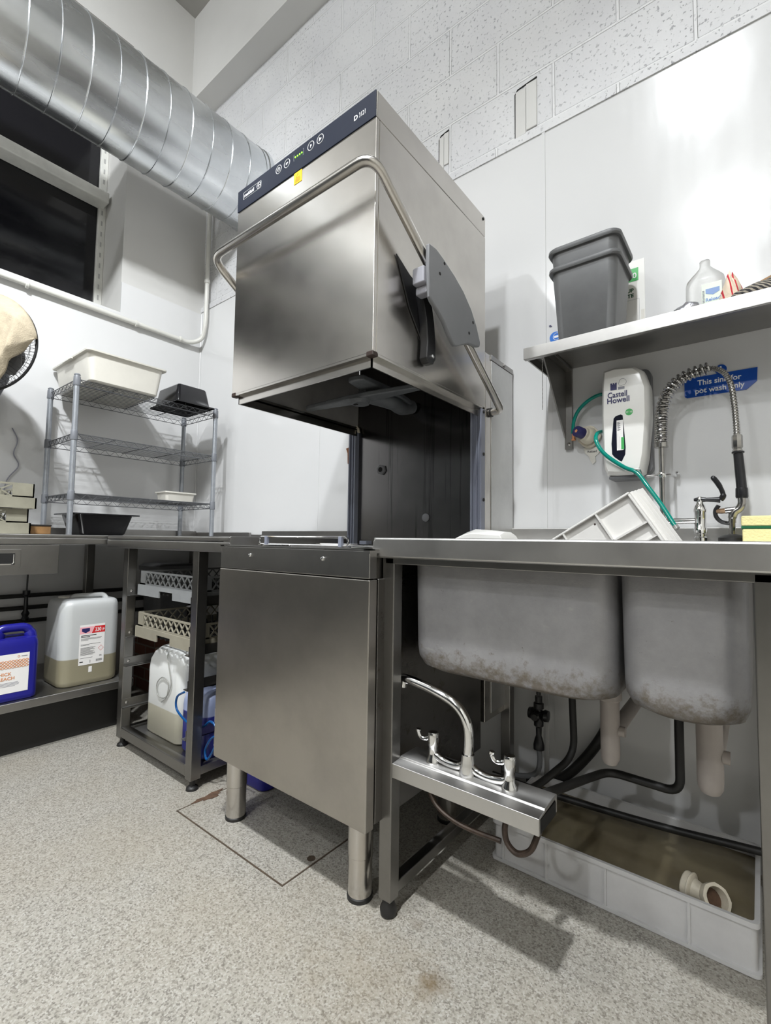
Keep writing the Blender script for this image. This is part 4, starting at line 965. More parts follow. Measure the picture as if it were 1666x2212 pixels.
for (x, y, z0, r, zt) in ((2.694, -0.45, 0.365, 0.0215, 0.577), (2.892, -0.45, 0.362, 0.0245, 0.579)):
    tr = MB(); tr.lathe([(r * 0.25, z0), (r * 0.7, z0 + 0.005), (r * 0.95, z0 + 0.016), (r, z0 + 0.03), (r, zt - 0.06), (r * 1.25, zt - 0.055), (r * 1.25, zt - 0.02), (r * 1.1, zt)], (x, y, 0)).build('waste_trap', 'pipe_white', K)
    MB().tube(fillet([(x, y + 0.01, z0 + 0.07), (x + 0.005, y + 0.06, z0 + 0.075), (x + 0.005, -0.02, z0 + 0.085)], 0.03, 5), r * 0.8, 14).build('waste_pipe', 'pipe_white', K)
    MB().lathe([(r * 0.55, 0), (r * 0.55, 0.014)], (x + r * 0.9, y, z0 + 0.085), (1, 0, 0), 12).build('trap_clip', 'pipe_white', K)
# ledge bracket that carries the loose mixer tap
m = MB(); pr = [(-0.775, 0.329), (-0.775, 0.362), (-0.745, 0.365), (-0.742, 0.369), (-0.672, 0.369), (-0.672, 0.333), (-0.679, 0.333), (-0.679, 0.362), (-0.767, 0.358), (-0.767, 0.329)]
m.prism([(2.284, y, z) for y, z in pr], (0.357, 0, 0)); m.build('tap_ledge', 'steel_counter', K, bevel=0.0015)
MB().box(2.630, 2.6412, -0.766, -0.680, 0.331, 0.357).build('ledge_end', 'dark', K)

# mixer tap
X_ = thing('mixer_tap', 'chrome lever mixer tap with swan spout sitting on the ledge under the sink', 'tap', (2.46, -0.715, 0.369))
ty = -0.715
MB().lathe([(0.020, 0.369), (0.020, 0.375), (0.0165, 0.392), (0.0145, 0.412)], (2.455, ty, 0)).build('spout_base', 'chrome', X_)
MB().tube(smooth([(2.455, ty, 0.405), (2.4575, ty, 0.44), (2.454, ty, 0.475), (2.437, ty, 0.503), (2.41, ty, 0.521), (2.37, ty, 0.533), (2.33, ty, 0.541), (2.285, ty - 0.003, 0.548), (2.272, ty - 0.004, 0.5475)], 7), 0.0112, 18).lathe([(0.0105, 0), (0.0115, -0.004), (0.0115, -0.016)], (2.276, ty - 0.004, 0.545), (0.25, 0, 1), 16).build('spout', 'chrome', X_)
MB().lathe([(0.0092, -0.0005), (0.0075, -0.002)], (2.2725, ty - 0.004, 0.5315), (0.25, 0, 1), 14).build('aerator', 'green_hose', X_)
MB().tube(smooth([(2.362, ty, 0.392), (2.375, ty, 0.384), (2.40, ty, 0.378), (2.43, ty, 0.379), (2.447, ty, 0.389)], 5), 0.0092, 12).tube(smooth([(2.463, ty, 0.389), (2.48, ty, 0.379), (2.51, ty, 0.376), (2.54, ty, 0.381), (2.553, ty, 0.389)], 5), 0.0092, 12).build('body_arm', 'chrome', X_)
for x, hot in ((2.362, True), (2.555, False)):
    v = MB().lathe([(0.0175, 0.369), (0.017, 0.375), (0.0118, 0.384), (0.0112, 0.404), (0.0128, 0.407), (0.0132, 0.432), (0.0118, 0.437)], (x, ty, 0)).build('valve', 'chrome', X_)
    MB().lathe([(0.0105, 0.4362), (0.0100, 0.4375), (0.006, 0.438)], (x, ty, 0)).build('valve_cap', 'chrome_dull', v)
    MB().torus((x, ty, 0.4362), (0, 0, 1), 0.0085, 0.0012, 20, 6).build('temperature_ring', 'hot_ring' if hot else 'cold_ring', v)
    d = -1
    MB().tube(smooth([(x - 0.008, ty - 0.002, 0.423), (x - 0.022, ty - 0.006, 0.4185), (x - 0.032, ty - 0.008, 0.422), (x - 0.037, ty - 0.009, 0.432), (x - 0.036, ty - 0.009, 0.439)], 5), [0.0055] * 4 + [0.0045] * 12 + [0.006] * 5, 10).build('lever', 'chrome', v)

# flexible tails under the ledge
o = MB().tube(smooth([(2.362, -0.72, 0.328), (2.366, -0.735, 0.312), (2.39, -0.742, 0.288), (2.43, -0.742, 0.272), (2.48, -0.74, 0.266), (2.545, -0.738, 0.268)], 7), 0.0055, 10).build('flexible_tail', 'rusty_hose', None)
single(o, 'rusty braided hose hanging flat under the left end of the tap ledge', 'hose', 'tap tails')
o = MB().tube(smooth([(2.555, -0.72, 0.328), (2.553, -0.735, 0.295), (2.562, -0.742, 0.272), (2.585, -0.745, 0.262), (2.610, -0.742, 0.276), (2.622, -0.735, 0.305), (2.625, -0.71, 0.328)], 7), 0.0062, 10).build('flexible_tail', 'rusty_hose', None)
single(o, 'stained braided hose making a U loop under the right end of the tap ledge', 'hose', 'tap tails')
# black supply hoses
o = MB().tube(fillet([(2.556, -0.30, 0.577), (2.565, -0.30, 0.30), (2.50, -0.42, 0.24), (2.50, -0.60, 0.29)], 0.05, 8), 0.0095, 12).build('supply_hose', 'black_rubber', None)
single(o, 'black supply hose dropping from the large bowl and bending forward', 'hose', 'black supply hoses')
o = MB().tube(fillet([(2.818, -0.30, 0.58), (2.818, -0.30, 0.282), (2.655, -0.30, 0.285), (2.62, -0.38, 0.285), (2.60, -0.655, 0.345)], 0.035, 8), 0.0105, 12).build('supply_hose', 'black_rubber', None)
single(o, 'black supply hose from the small bowl turning level towards the tap ledge', 'hose', 'black supply hoses')
o = MB().tube(smooth([(2.27, -0.20, 0.124), (2.45, -0.20, 0.122), (2.75, -0.19, 0.131), (2.97, -0.18, 0.146), (3.4, -0.15, 0.165)], 8), 0.0095, 12).build('supply_hose', 'black_rubber', None)
single(o, 'long black hose stretched low across the white crate of water', 'hose', 'black supply hoses')
o = MB().tube(smooth([(2.585, -0.012, 0.315), (2.575, -0.04, 0.28), (2.53, -0.045, 0.205), (2.47, -0.045, 0.13), (2.41, -0.045, 0.085), (2.33, -0.05, 0.07)], 8), 0.016, 12).build('waste_hose', 'black_rubber', None)
single(o, 'thick dark waste hose slanting down the wall behind the first trap', 'hose')
V_ = thing('service_valve', 'black service valve with grey tail hose on the wall under the large bowl', 'valve', (2.385, -0.09, 0.16))
MB().lathe([(0.012, 0.375), (0.012, 0.355), (0.017, 0.352), (0.017, 0.335), (0.012, 0.332), (0.013, 0.30), (0.016, 0.292), (0.016, 0.278), (0.010, 0.272), (0.009, 0.245), (0.013, 0.235), (0.018, 0.215), (0.018, 0.200)], (2.385, -0.09, 0)).cyl((2.385, -0.09, 0.38), (2.385, -0.09, 0.574), 0.008, n=12).build('valve_body', 'black_plastic', V_)
MB().lathe([(0.006, -0.035), (0.018, -0.033), (0.020, -0.022), (0.015, -0.015), (0.015, 0.015), (0.020, 0.022), (0.018, 0.033), (0.006, 0.035)], (2.385, -0.09, 0.314), (1, 0, 0), 20).lathe([(0.015, 0), (0.015, 0.035), (0.010, 0.04)], (2.385, -0.09, 0.314), (0, -1, 0), 16).build('valve_wheel', 'black_plastic', V_)
MB().tube(smooth([(2.385, -0.09, 0.205), (2.388, -0.09, 0.16), (2.38, -0.095, 0.125), (2.35, -0.10, 0.105), (2.30, -0.11, 0.10), (2.275, -0.13, 0.12)], 7), 0.009, 10).build('tail_hose', 'disp_grey', V_)

# drip crate on the floor with murky water
cx0, cx1, cy0, cy1, ch = 2.372, 2.962, -0.405, -0.075, 0.108
C_ = thing('drip_crate', 'shallow white plastic crate of murky water on the floor under the sink', 'crate', ((cx0 + cx1) / 2, (cy0 + cy1) / 2, 0.0))
m = MB(); t = 0.004
lv = [(0.001, 0.0), (ch, -0.0)]
ou = [[(x, y, z) for x, y in rrect(cx0, cx1, cy0, cy1, 0.012, 4)] for z in (0.001, ch)]
inn = [[(x, y, z) for x, y in rrect(cx0 + t, cx1 - t, cy0 + t, cy1 - t, 0.009, 4)] for z in (ch, 0.005)]
m.loft(ou + inn); m.build('crate_body', 'crate', C_)
m = MB()
for z0, z1, e in ((0.001, 0.009, 0.007), (ch - 0.010, ch + 0.001, 0.006)):
    a = [[(x, y, z) for x, y in rrect(cx0 - e, cx1 + e, cy0 - e, cy1 + e, 0.014, 4)] for z in (z0, z1)]
    b = [[(x, y, z) for x, y in rrect(cx0 + 0.001, cx1 - 0.001, cy0 + 0.001, cy1 - 0.001, 0.011, 4)] for z in (z1, z0)]
    m.loft(a + b + [a[0]], False, False)
m.build('crate_rim', 'crate', C_)
m = MB()
for x in (2.402, 2.522, 2.668, 2.842): m.box(x - 0.0025, x + 0.0025, cy0 - 0.006, cy0, 0.009, ch - 0.010)
m.box(cx0 + 0.004, cx0 + 0.014, cy0 + 0.1, cy0 + 0.104, 0.01, ch - 0.01)
m.build('crate_rib', 'crate', C_)
w_ = MB().box(cx0 + 0.005, cx1 - 0.005, cy0 + 0.005, cy1 - 0.005, 0.006, 0.078).build('standing_water', 'water', None, sm=False)
w_.name = 'murky_water'; single(w_, 'murky brown water standing in the white crate', 'water'); w_['kind'] = 'stuff'
F_ = thing('pipe_fitting', 'ivory plastic pipe elbow half sunk in the crate of murky water', 'pipe fitting', (2.855, -0.33, 0.0785))
ec = Vector((2.828, -0.335, 0.094))
ax = Vector((0.94, -0.30, -0.05)).normalized()
MB().lathe([(0.026, -0.002), (0.0275, 0.0), (0.0275, 0.016), (0.021, 0.019), (0.0185, 0.03), (0.0185, 0.046)], ec, ax, 20).build('elbow_body', 'ivory', F_)
MB().torus(ec + ax * 0.013, ax, 0.0278, 0.0025, 24, 8).build('compression_nut', 'ivory', F_)
e2 = ec + ax * 0.056; ax2 = Vector((0.55, -0.62, 0.55)).normalized()
m = MB(); n = 24; rings = []
u = ax2.orthogonal().normalized(); v = ax2.cross(u)
for r, h in ((0.017, -0.014), (0.026, -0.003), (0.030, 0.004), (0.030, 0.020), (0.0235, 0.021), (0.022, -0.004)):
    rings.append([e2 + ax2 * h + (u * math.cos(2 * PI * k / n) + v * math.sin(2 * PI * k / n)) * r * (1.04 if (k % 3 == 0 and r > 0.025) else 1) for k in range(n)])
m.loft(rings, True, True); un = m.build('union_nut', 'ivory', F_)
MB().lathe([(0.0215, 0), (0.0215, 0.001)], e2 - ax2 * 0.003, ax2, 24).build('pipe_bore', 'rust', un)

# ================================================================== ON THE SINK COUNTER
t_ = thing('stacking_tray', 'upturned white ribbed plastic tray leaning out of the sink bowls', 'tray', (2.68, -0.32, 0.86))
ang = math.radians(32); du = Vector((math.cos(ang), 0, math.sin(ang))); dv = Vector((math.sin(ang), 0, -math.cos(ang)))
o0 = Vector((2.727, -0.375, 1.027)); Wd, Hd = 0.30, 0.158
def tp(u, v, y): return o0 - du * u + dv * v + Vector((0, y, 0))
def tbox(m, u0, u1, v0, v1, y0, y1):
    m.loft([[tp(u0, v0, y), tp(u1, v0, y), tp(u1, v1, y), tp(u0, v1, y)] for y in (y0, y1)])
m = MB(); tbox(m, 0.0, Wd, 0.0, Hd, 0.012, 0.017)
tbox(m, 0, Wd, 0, 0.006, 0, 0.075); tbox(m, 0, 0.006, 0.006, Hd - 0.006, 0, 0.075); tbox(m, Wd - 0.006, Wd, 0.006, Hd - 0.006, 0, 0.075); tbox(m, 0, Wd, Hd - 0.006, Hd, 0, 0.075)
m.build('tray_shell', 'white_plastic', t_, bevel=0.002)
m = MB(); tbox(m, 0.095, 0.0995, 0.006, Hd - 0.006, 0.0, 0.012); tbox(m, 0.195, 0.1995, 0.006, Hd - 0.006, 0.0, 0.012); tbox(m, 0.006, Wd - 0.006, 0.085, 0.0895, 0.0, 0.012); tbox(m, 0.006, Wd - 0.006, 0.125, 0.1285, 0.0, 0.012)
m.build('tray_rib', 'white_plastic', t_)
m = MB()
for k in range(4):
    e = 0.006 * (k + 1); m.loft([[tp(-e, -e * 0.3, y), tp(Wd + e, -e * 0.3, y), tp(Wd + e, Hd + e * 0.3, y), tp(-e, Hd + e * 0.3, y)] for y in (0.03 + k * 0.022, 0.034 + k * 0.022)])
m.build('stacking_rim', 'white_plastic', t_, bevel=0.0015)
for k, (u, v) in enumerate(((0.085, 0.05), (0.10, 0.045))): MB().lathe([(0.003, 0), (0.002, 0.001)], tp(u + 0.015, v - 0.02, 0.012), (0, -1, 0), 8).build('stain', 'brown', t_)
m = MB(); lp = []
out = [(2.292, 0.9015), (2.30, 0.908), (2.318, 0.921), (2.345, 0.930), (2.39, 0.927), (2.432, 0.922), (2.436, 0.914), (2.44, 0.9015)]
m.loft([[(x, -0.50, 0.9015 + (z - 0.9015) * 0.55) for x, z in out], [(x, -0.47, z) for x, z in out], [(x, -0.42, z) for x, z in out], [(x, -0.39, 0.9015 + (z - 0.9015) * 0.6) for x, z in out]])
single(m.build('plastic_dish', 'white_gloss', None, bevel=0.002), 'small white plastic dish lying at the left end of the sink counter', 'dish')

# pre-rinse spray
Q = thing('pre_rinse_spray', 'chrome pre-rinse spring hose with black trigger handle standing behind the sink', 'spray tap', (2.856, -0.10, 0.9))
sy = -0.10
MB().cyl((2.765, sy, 0.945), (2.765, sy, 1.19), 0.0075, n=16).lathe([(0.0185, 1.182), (0.0185, 1.194), (0.012, 1.198)], (2.765, sy, 0), n=20).build('riser', 'chrome_dull', Q)
sp = smooth([(2.765, sy, 1.19), (2.7655, sy, 1.235), (2.768, sy, 1.285), (2.780, sy, 1.335), (2.806, sy, 1.370), (2.845, sy, 1.390), (2.888, sy, 1.397)], 24)
cum = [0]
for a, b in zip(sp, sp[1:]): cum.append(cum[-1] + (b - a).length)
LT = cum[-1]
def at_len(L):
    for i in range(len(cum) - 1):
        if cum[i + 1] >= L: 
            f = (L - cum[i]) / max(1e-9, cum[i + 1] - cum[i]); return sp[i].lerp(sp[i + 1], f), (sp[i + 1] - sp[i]).normalized()
    return sp[-1], (sp[-1] - sp[-2]).normalized()
hel = []; ph = 0; L = 0
while L < LT:
    p, t = at_len(L); n1 = Vector((0, 1, 0)); n2 = t.cross(n1).normalized()
    hel.append(p + (n1 * math.cos(ph) + n2 * math.sin(ph)) * 0.0150)
    pitch = 0.0066 if L < 0.062 else min(0.0135, 0.0066 + (L - 0.062) * 0.09)
    ph += 2 * PI / 18; L += pitch / 18
MB().tube(hel, 0.0034, 8).build('spring', 'spring_steel', Q)
core = smooth([(2.765, sy, 1.19), (2.7655, sy, 1.235), (2.768, sy, 1.285), (2.780, sy, 1.335), (2.806, sy, 1.370), (2.845, sy, 1.390), (2.888, sy, 1.395), (2.918, sy, 1.380), (2.935, sy, 1.345), (2.942, sy, 1.29), (2.945, sy, 1.24), (2.946, sy, 1.19)], 26)
MB().tube(core, [0.0079 if i % 4 < 2 else 0.0066 for i in range(len(core))], 10).build('flexible_hose', 'chrome_dull', Q)
MB().lathe([(0.0115, 1.196), (0.0125, 1.192), (0.0125, 1.162), (0.010, 1.158), (0.0115, 1.154), (0.0115, 1.148)], (2.9465, sy, 0), n=8).build('hose_union', 'chrome_dull', Q)
gp = MB().lathe([(0.0105, 1.152), (0.0145, 1.150), (0.0145, 1.146), (0.0105, 1.144)], (2.9475, sy, 0)).cyl((2.9475, sy, 1.147), (2.953, sy, 1.05), 0.0112, 0.0122, 20).lathe([(0.0135, 1.05), (0.0140, 1.046), (0.0145, 1.026), (0.0130, 1.022)], (2.953, sy, 0)).build('handle_grip', 'black_plastic', Q)
MB().tube(smooth([(2.953, sy, 1.024), (2.953, sy, 1.008), (2.947, sy, 0.994), (2.936, sy, 0.985), (2.931, sy, 0.972), (2.930, sy, 0.955)], 6), [0.0105] * 26 + [0.009] * 5, 14).cyl((2.945, sy, 0.992), (2.915, sy, 0.989), 0.009, 0.0085, 14).build('spray_body', 'chrome_dull', Q)
MB().cyl((2.917, sy, 0.989), (2.905, sy, 0.988), 0.0075, n=10).lathe([(0.0075, 0), (0.006, 0.010), (0.002, 0.012)], (2.905, sy, 0.988), (-1, 0, 0), 10).build('valve_plug', 'brass', Q)
MB().cyl((2.930, sy, 0.956), (2.930, sy, 0.922), 0.0075, 0.0082, 16).build('nozzle', 'chrome_dull', Q)
MB().lathe([(0.012, 0.924), (0.024, 0.920), (0.033, 0.914), (0.033, 0.9015), (0.028, 0.9005)], (2.930, sy, 0), n=32).build('spray_head', 'black_rubber', Q)
lv = [(2.929, 0.954), (2.916, 0.955), (2.903, 0.961), (2.894, 0.974), (2.893, 0.990), (2.901, 1.004)]
MB().tube(smooth([(x, sy, z) for x, z in lv], 6), 0.0055, 10).build('trigger', 'black_plastic', Q)
MB().lathe([(0.003, 0), (0.003, 0.002)], (2.917, sy - 0.006, 0.957), (0, -1, 0), 10).build('trigger_pin', 'chrome', Q)
MB().lathe([(0.0165, 0.9005), (0.0165, 0.914), (0.013, 0.918), (0.013, 0.924), (0.0165, 0.927), (0.0165, 0.940), (0.0145, 0.943), (0.0145, 0.985), (0.016, 0.988), (0.016, 0.994), (0.0125, 1.004), (0.0085, 1.011), (0.0075, 1.018), (0.0075, 1.024), (0.005, 1.030)], (2.857, sy, 0), n=22).build('tap_body', 'chrome', Q)
MB().cyl((2.765, sy, 0.962), (2.846, sy, 0.962), 0.0085, n=14).lathe([(0.0105, 0.93), (0.0105, 0.972), (0.008, 0.976)], (2.765, sy, 0), n=16).build('cross_arm', 'chrome', Q)
MB().tube([(2.843, sy, 1.022), (2.856, sy, 1.0225), (2.871, sy, 1.0215)], [0.004, 0.0075, 0.0065], 12).tube([(2.868, sy, 1.0215), (2.890, sy, 1.0205), (2.905, sy, 1.0195)], [0.0055, 0.007, 0.0085], 12).build('lever_arm', 'black_plastic', Q)
MB().tube(smooth([(2.905, sy - 0.001, 1.019), (2.9115, sy - 0.002, 1.030), (2.909, sy - 0.003, 1.045), (2.902, sy - 0.004, 1.062), (2.894, sy - 0.005, 1.076), (2.887, sy - 0.005, 1.086)], 6), [0.0075] * 8 + [0.006] * 8 + [0.0068] * 11 + [0.0065, 0.006, 0.005, 0.003], 10).build('lever_blade', 'black_plastic', Q)
MB().lathe([(0.0095, 1.092), (0.0115, 1.095), (0.0115, 1.104), (0.0095, 1.107)], (2.765, sy, 0), n=16).tube([(2.725, sy + 0.005, 1.0995), (2.755, sy, 1.0995)], 0.0035, 8).tube([(2.775, sy, 1.0995), (2.785, sy, 1.100), (2.788, -0.014, 1.100)], 0.0035, 8).build('wall_clamp', 'chrome', Q)
MB().lathe([(0.0015, -0.012), (0.005, -0.008), (0.006, -0.004), (0.005, 0.0), (0.003, 0.010)], (2.796, -0.022, 1.113), (0, 1, 0), 14).build('wall_screw', 'chrome', Q)

for i, (x0, z0, lab) in enumerate(((2.953, 0.9005, 'lower of two yellow sponges stacked beside the spray head'), (2.951, 0.9375, 'upper yellow sponge with green scourer base, on top of another beside the spray head'))):
    t_ = thing('washing_sponge', lab, 'sponge', (x0 + 0.045, -0.135, z0), 'sponges beside the spray')
    MB().box(x0, x0 + 0.09, -0.17, -0.10, z0 + (0.0065 if i else 0.0), z0 + (0.033 if i else 0.0365)).build('foam', 'sponge', t_, bevel=0.004)
    if i: MB().box(x0, x0 + 0.09, -0.17, -0.10, z0, z0 + 0.0065).build('scourer', 'scour', t_, bevel=0.001)

# ================================================================== WALL BY THE SINK
# soap dispenser
D = thing('soap_dispenser', 'white wall dispenser with a dark slot window below the steel shelf', 'dispenser', (2.665, -0.06, 1.105))
MB().loft([[(x, y, z) for x, z in rrect(2.606, 2.733, 1.112, 1.448, 0.022, 6)] for y in (-0.009, -0.046)]).build('back_box', 'disp_grey', D, bevel=0.002)
def dshape(e, y):
    pts = [(2.613, 1.108), (2.640, 1.104), (2.700, 1.104), (2.716, 1.112), (2.726, 1.16), (2.7365, 1.28), (2.7365, 1.375), (2.722, 1.425), (2.700, 1.444), (2.640, 1.452), (2.606, 1.447), (2.602, 1.40), (2.599, 1.30), (2.602, 1.18), (2.606, 1.125)]
    c = Vector((2.667, 1.28)); return [(c.x + (x - c.x) * (1 - e), y, c.y + (z - c.y) * (1 - e * 0.45)) for x, z in pts]
cv = MB().loft([dshape(0.0, -0.046), dshape(0.0, -0.090), dshape(0.05, -0.108), dshape(0.16, -0.1195), dshape(0.30, -0.121)]).build('cover', 'white_gloss', D, ang=0.5)
fy = -0.1215
win = [(2.6395, 1.283), (2.645, 1.290), (2.660, 1.294), (2.6655, 1.290), (2.669, 1.245), (2.6725, 1.19), (2.671, 1.168), (2.661, 1.147), (2.656, 1.149), (2.640, 1.163), (2.634, 1.172), (2.6325, 1.205)]
wn = MB().prism([(x, fy + 0.001, z) for x, z in win], (0, -0.0012, 0)).build('slot_window', 'dark_window', D)
MB().box(2.648, 2.6665, fy - 0.0012, fy, 1.182, 1.276).build('cartridge_label', 'label', wn)
MB().box(2.6605, 2.6685, fy - 0.0016, fy, 1.184, 1.222).build('label_block', 'green_sign', wn)
m = MB()
for k in range(9): m.box(2.650, 2.650 + 0.006 * (1 + (k % 2) * 0.5), fy - 0.0014, fy, 1.243 + k * 0.0032, 1.2445 + k * 0.0032)
m.box(2.651, 2.6514, fy - 0.0014, fy, 1.19, 1.235); m.box(2.656, 2.6563, fy - 0.0014, fy, 1.19, 1.225)
m.build('label_print', 'black_ink', wn)
text('Castell', 0.0245, (2.6515, fy - 0.0005, 1.3505), FY, 'navy_ink', D, align='CENTER', bold=0.0003, sx=0.84)
text('Howell', 0.0245, (2.6535, fy - 0.0005, 1.3325), FY, 'navy_ink', D, align='CENTER', bold=0.0004, sx=0.92)
m = MB(); m.box(2.632, 2.650, fy - 0.0006, fy, 1.374, 1.392)
for k in range(3): m.box(2.632 + k * 0.0068, 2.6365 + k * 0.0068, fy - 0.0006, fy, 1.392, 1.396)
m.build('castle_mark', 'navy_ink', D)
m = MB(); m.box(2.654, 2.672, fy - 0.0004, fy, 1.373, 1.381); m.build('castle_grey_print', 'grey_ink', D)  # grey block printed beside the castle mark
tp_ = [(2.658, 1.386), (2.6545, 1.391), (2.657, 1.396), (2.6585, 1.402), (2.664, 1.406), (2.670, 1.4055), (2.675, 1.401), (2.678, 1.395), (2.676, 1.389), (2.672, 1.385), (2.667, 1.386), (2.663, 1.384)]
MB().tube([(x, fy - 0.0003, z) for x, z in tp_], 0.0005, 4, True).build('tree_mark', 'grey_ink', D)
gd = MB().lathe([(0.0105, 0), (0.0105, 0.0008)], (2.6835, -0.1205, 1.298), (0, -1, 0), 24).build('round_sticker', 'green_sign', D)
text('ST 10', 0.0075, (2.6835, -0.1217, 1.2955), FY, 'white_ink', gd, align='CENTER')
MB().box(2.618, 2.70, -0.10, -0.02, 1.096, 1.106).build('drip_lip', 'disp_grey', D, bevel=0.003)
MB().tube([(2.692, -0.125, 1.107), (2.70, -0.134, 1.118), (2.712, -0.136, 1.116), (2.716, -0.125, 1.106), (2.705, -0.115, 1.100), (2.692, -0.125, 1.107)], 0.0022, 7).build('hose_ring', 'chrome', D)

# push valve and green hose
V_ = thing('push_valve', 'cream wall valve with dark blue push button beside the white dispenser', 'valve', (2.53, -0.03, 1.19))
MB().loft([[(2.538 + 0.036 * math.cos(a) * (1 + 0.12 * math.cos(4 * a)), y, 1.258 + 0.038 * math.sin(a)) for a in [2 * PI * k / 28 for k in range(28)]] for y in (-0.0085, -0.022)]).build('wall_plate', 'ivory', V_, bevel=0.002)
bd = Vector((-0.42, -0.85, 0.18)).normalized()
MB().lathe([(0.030, 0), (0.028, 0.018), (0.023, 0.024), (0.023, 0.034)], (2.540, -0.020, 1.259), bd, 24).build('valve_body', 'ivory', V_)
MB().lathe([(0.0185, 0), (0.0185, 0.028), (0.0165, 0.031)], Vector((2.540, -0.020, 1.259)) + bd * 0.032, bd, 24).build('push_button', 'navy_ink', V_)
MB().lathe([(0.007, 0), (0.006, 0.001)], Vector((2.540, -0.020, 1.259)) + bd * 0.0625, bd, 5).build('button_mark', 'copper', V_)
MB().prism([(2.518, -0.0086, 1.222), (2.573, -0.0086, 1.222), (2.573, -0.0086, 1.208), (2.565, -0.0086, 1.196), (2.556, -0.0086, 1.19), (2.558, -0.0086, 1.172), (2.548, -0.0086, 1.164), (2.540, -0.0086, 1.175), (2.535, -0.0086, 1.192), (2.522, -0.0086, 1.204)], (0, -0.003, 0)).build('drip_stain', 'cream', V_)
text('Reload', 0.011, (2.546, -0.012, 1.204), FY, 'black_ink', V_, align='CENTER')
MB().lathe([(0.005, 0), (0.005, 0.018), (0.007, 0.019), (0.007, 0.024)], (2.492, -0.035, 1.272), (0, 0, -1), 12).build('hose_barb', 'copper', V_)
o = MB().tube(smooth([(2.600, -0.035, 1.393), (2.570, -0.038, 1.390), (2.537, -0.04, 1.373), (2.510, -0.04, 1.347), (2.495, -0.04, 1.312), (2.490, -0.036, 1.272)], 8), 0.0058, 12).build('dosing_hose', 'green_hose', None)
single(o, 'short green hose arching from the wall valve to the dispenser', 'hose', 'green hoses')
o = MB().tube(smooth([(2.596, -0.06, 1.262), (2.588, -0.11, 1.245), (2.592, -0.135, 1.213), (2.618, -0.138, 1.170), (2.668, -0.133, 1.128), (2.703, -0.130, 1.108), (2.735, -0.150, 1.062), (2.772, -0.17, 1.005), (2.806, -0.19, 0.945)], 8), 0.0062, 12).build('dosing_hose', 'green_hose', None)
single(o, 'long green hose sagging from the dispenser down to the sink tray', 'hose', 'green hoses')
o = MB().lathe([(0.0075, 0), (0.0075, 0.010), (0.0055, 0.012)], (2.8062, -0.1905, 0.9455), (0.52, -0.25, -0.82), 12).build('hose_tip', 'clear_hose', None)
single(o, 'clear end piece on the lower tip of the long green hose', 'hose end')

# shelf on brackets
W_ = thing('wall_shelf', 'stainless wall shelf on triangular brackets above the sink', 'shelf', (2.95, -0.14, 1.5))
MB().box(2.408, 3.6, -0.262, -0.009, 1.510, 1.516).box(2.408, 3.6, -0.268, -0.262, 1.478, 1.516).box(2.408, 2.414, -0.262, -0.009, 1.484, 1.510).box(2.408, 3.6, -0.262, -0.250, 1.478, 1.481).build('shelf_board', 'steel_dull', W_, bevel=0.002)
for x in (2.462, 3.35):
    b_ = MB(); b_.box(x - 0.004, x + 0.022, -0.235, -0.022, 1.499, 1.510); b_.box(x - 0.004, x + 0.022, -0.022, -0.009, 1.222, 1.510)
    b_.prism([(x - 0.004, -0.235, 1.499), (x - 0.004, -0.235, 1.485), (x - 0.004, -0.030, 1.262), (x - 0.004, -0.022, 1.262), (x - 0.004, -0.022, 1.499)], (0.005, 0, 0))
    br_ = b_.build('bracket', 'frame', W_, bevel=0.001)
    MB().lathe([(0.006, 0), (0.003, 0.003)], (x + 0.010, -0.022, 1.24), (0, -1, 0), 10).build('screw', 'chrome_dull', br_)
m = MB()
for k in range(40): m.lathe([(0.0008, -0.0016), (0.0016, 0), (0.0008, 0.0016)], (2.456, -0.232, 1.482 - k * 0.0042), n=6)
single(m.build('bead_chain', 'chrome_dull', None), 'fine bead chain hanging from the left bracket of the wall shelf', 'chain')

# nested waste buckets
def bucket(label, zo, s, grp):
    t = thing('waste_bin', label, 'bin', (2.594, -0.155, 1.5162 + zo), grp); m = MB(); z0 = 1.5165 + zo; cx, cy = 2.588, -0.160
    shell(m, [(z0, 0.078, 0.078, 0.022), (z0 + 0.004, 0.082, 0.081, 0.024), (z0 + 0.222, 0.096 * s, 0.094 * s, 0.026)], cx, cy, 0.0025, 6)
    m.build('bin_body', 'bucket', t)
    m = MB(); h1 = z0 + 0.222
    a = [[(x, y, z) for x, y in rrect(cx - 0.096 * s - e, cx + 0.096 * s + e, cy - 0.094 * s - e, cy + 0.094 * s + e, 0.03, 6)] for z, e in ((h1, 0.001), (h1 - 0.001, 0.0075), (h1 + 0.004, 0.010), (h1 + 0.012, 0.0095), (h1 + 0.016, 0.006), (h1 + 0.016, -0.002), (h1, -0.0026))]
    m.loft(a + [a[0]], False, False); m.build('bin_rim', 'bucket', t)
    return t
bucket('lower grey plastic bin of the nested pair on the wall shelf', 0.0, 1.0, 'nested grey bins')
bucket('upper grey plastic bin nested inside another on the wall shelf', 0.0605, 1.01, 'nested grey bins')

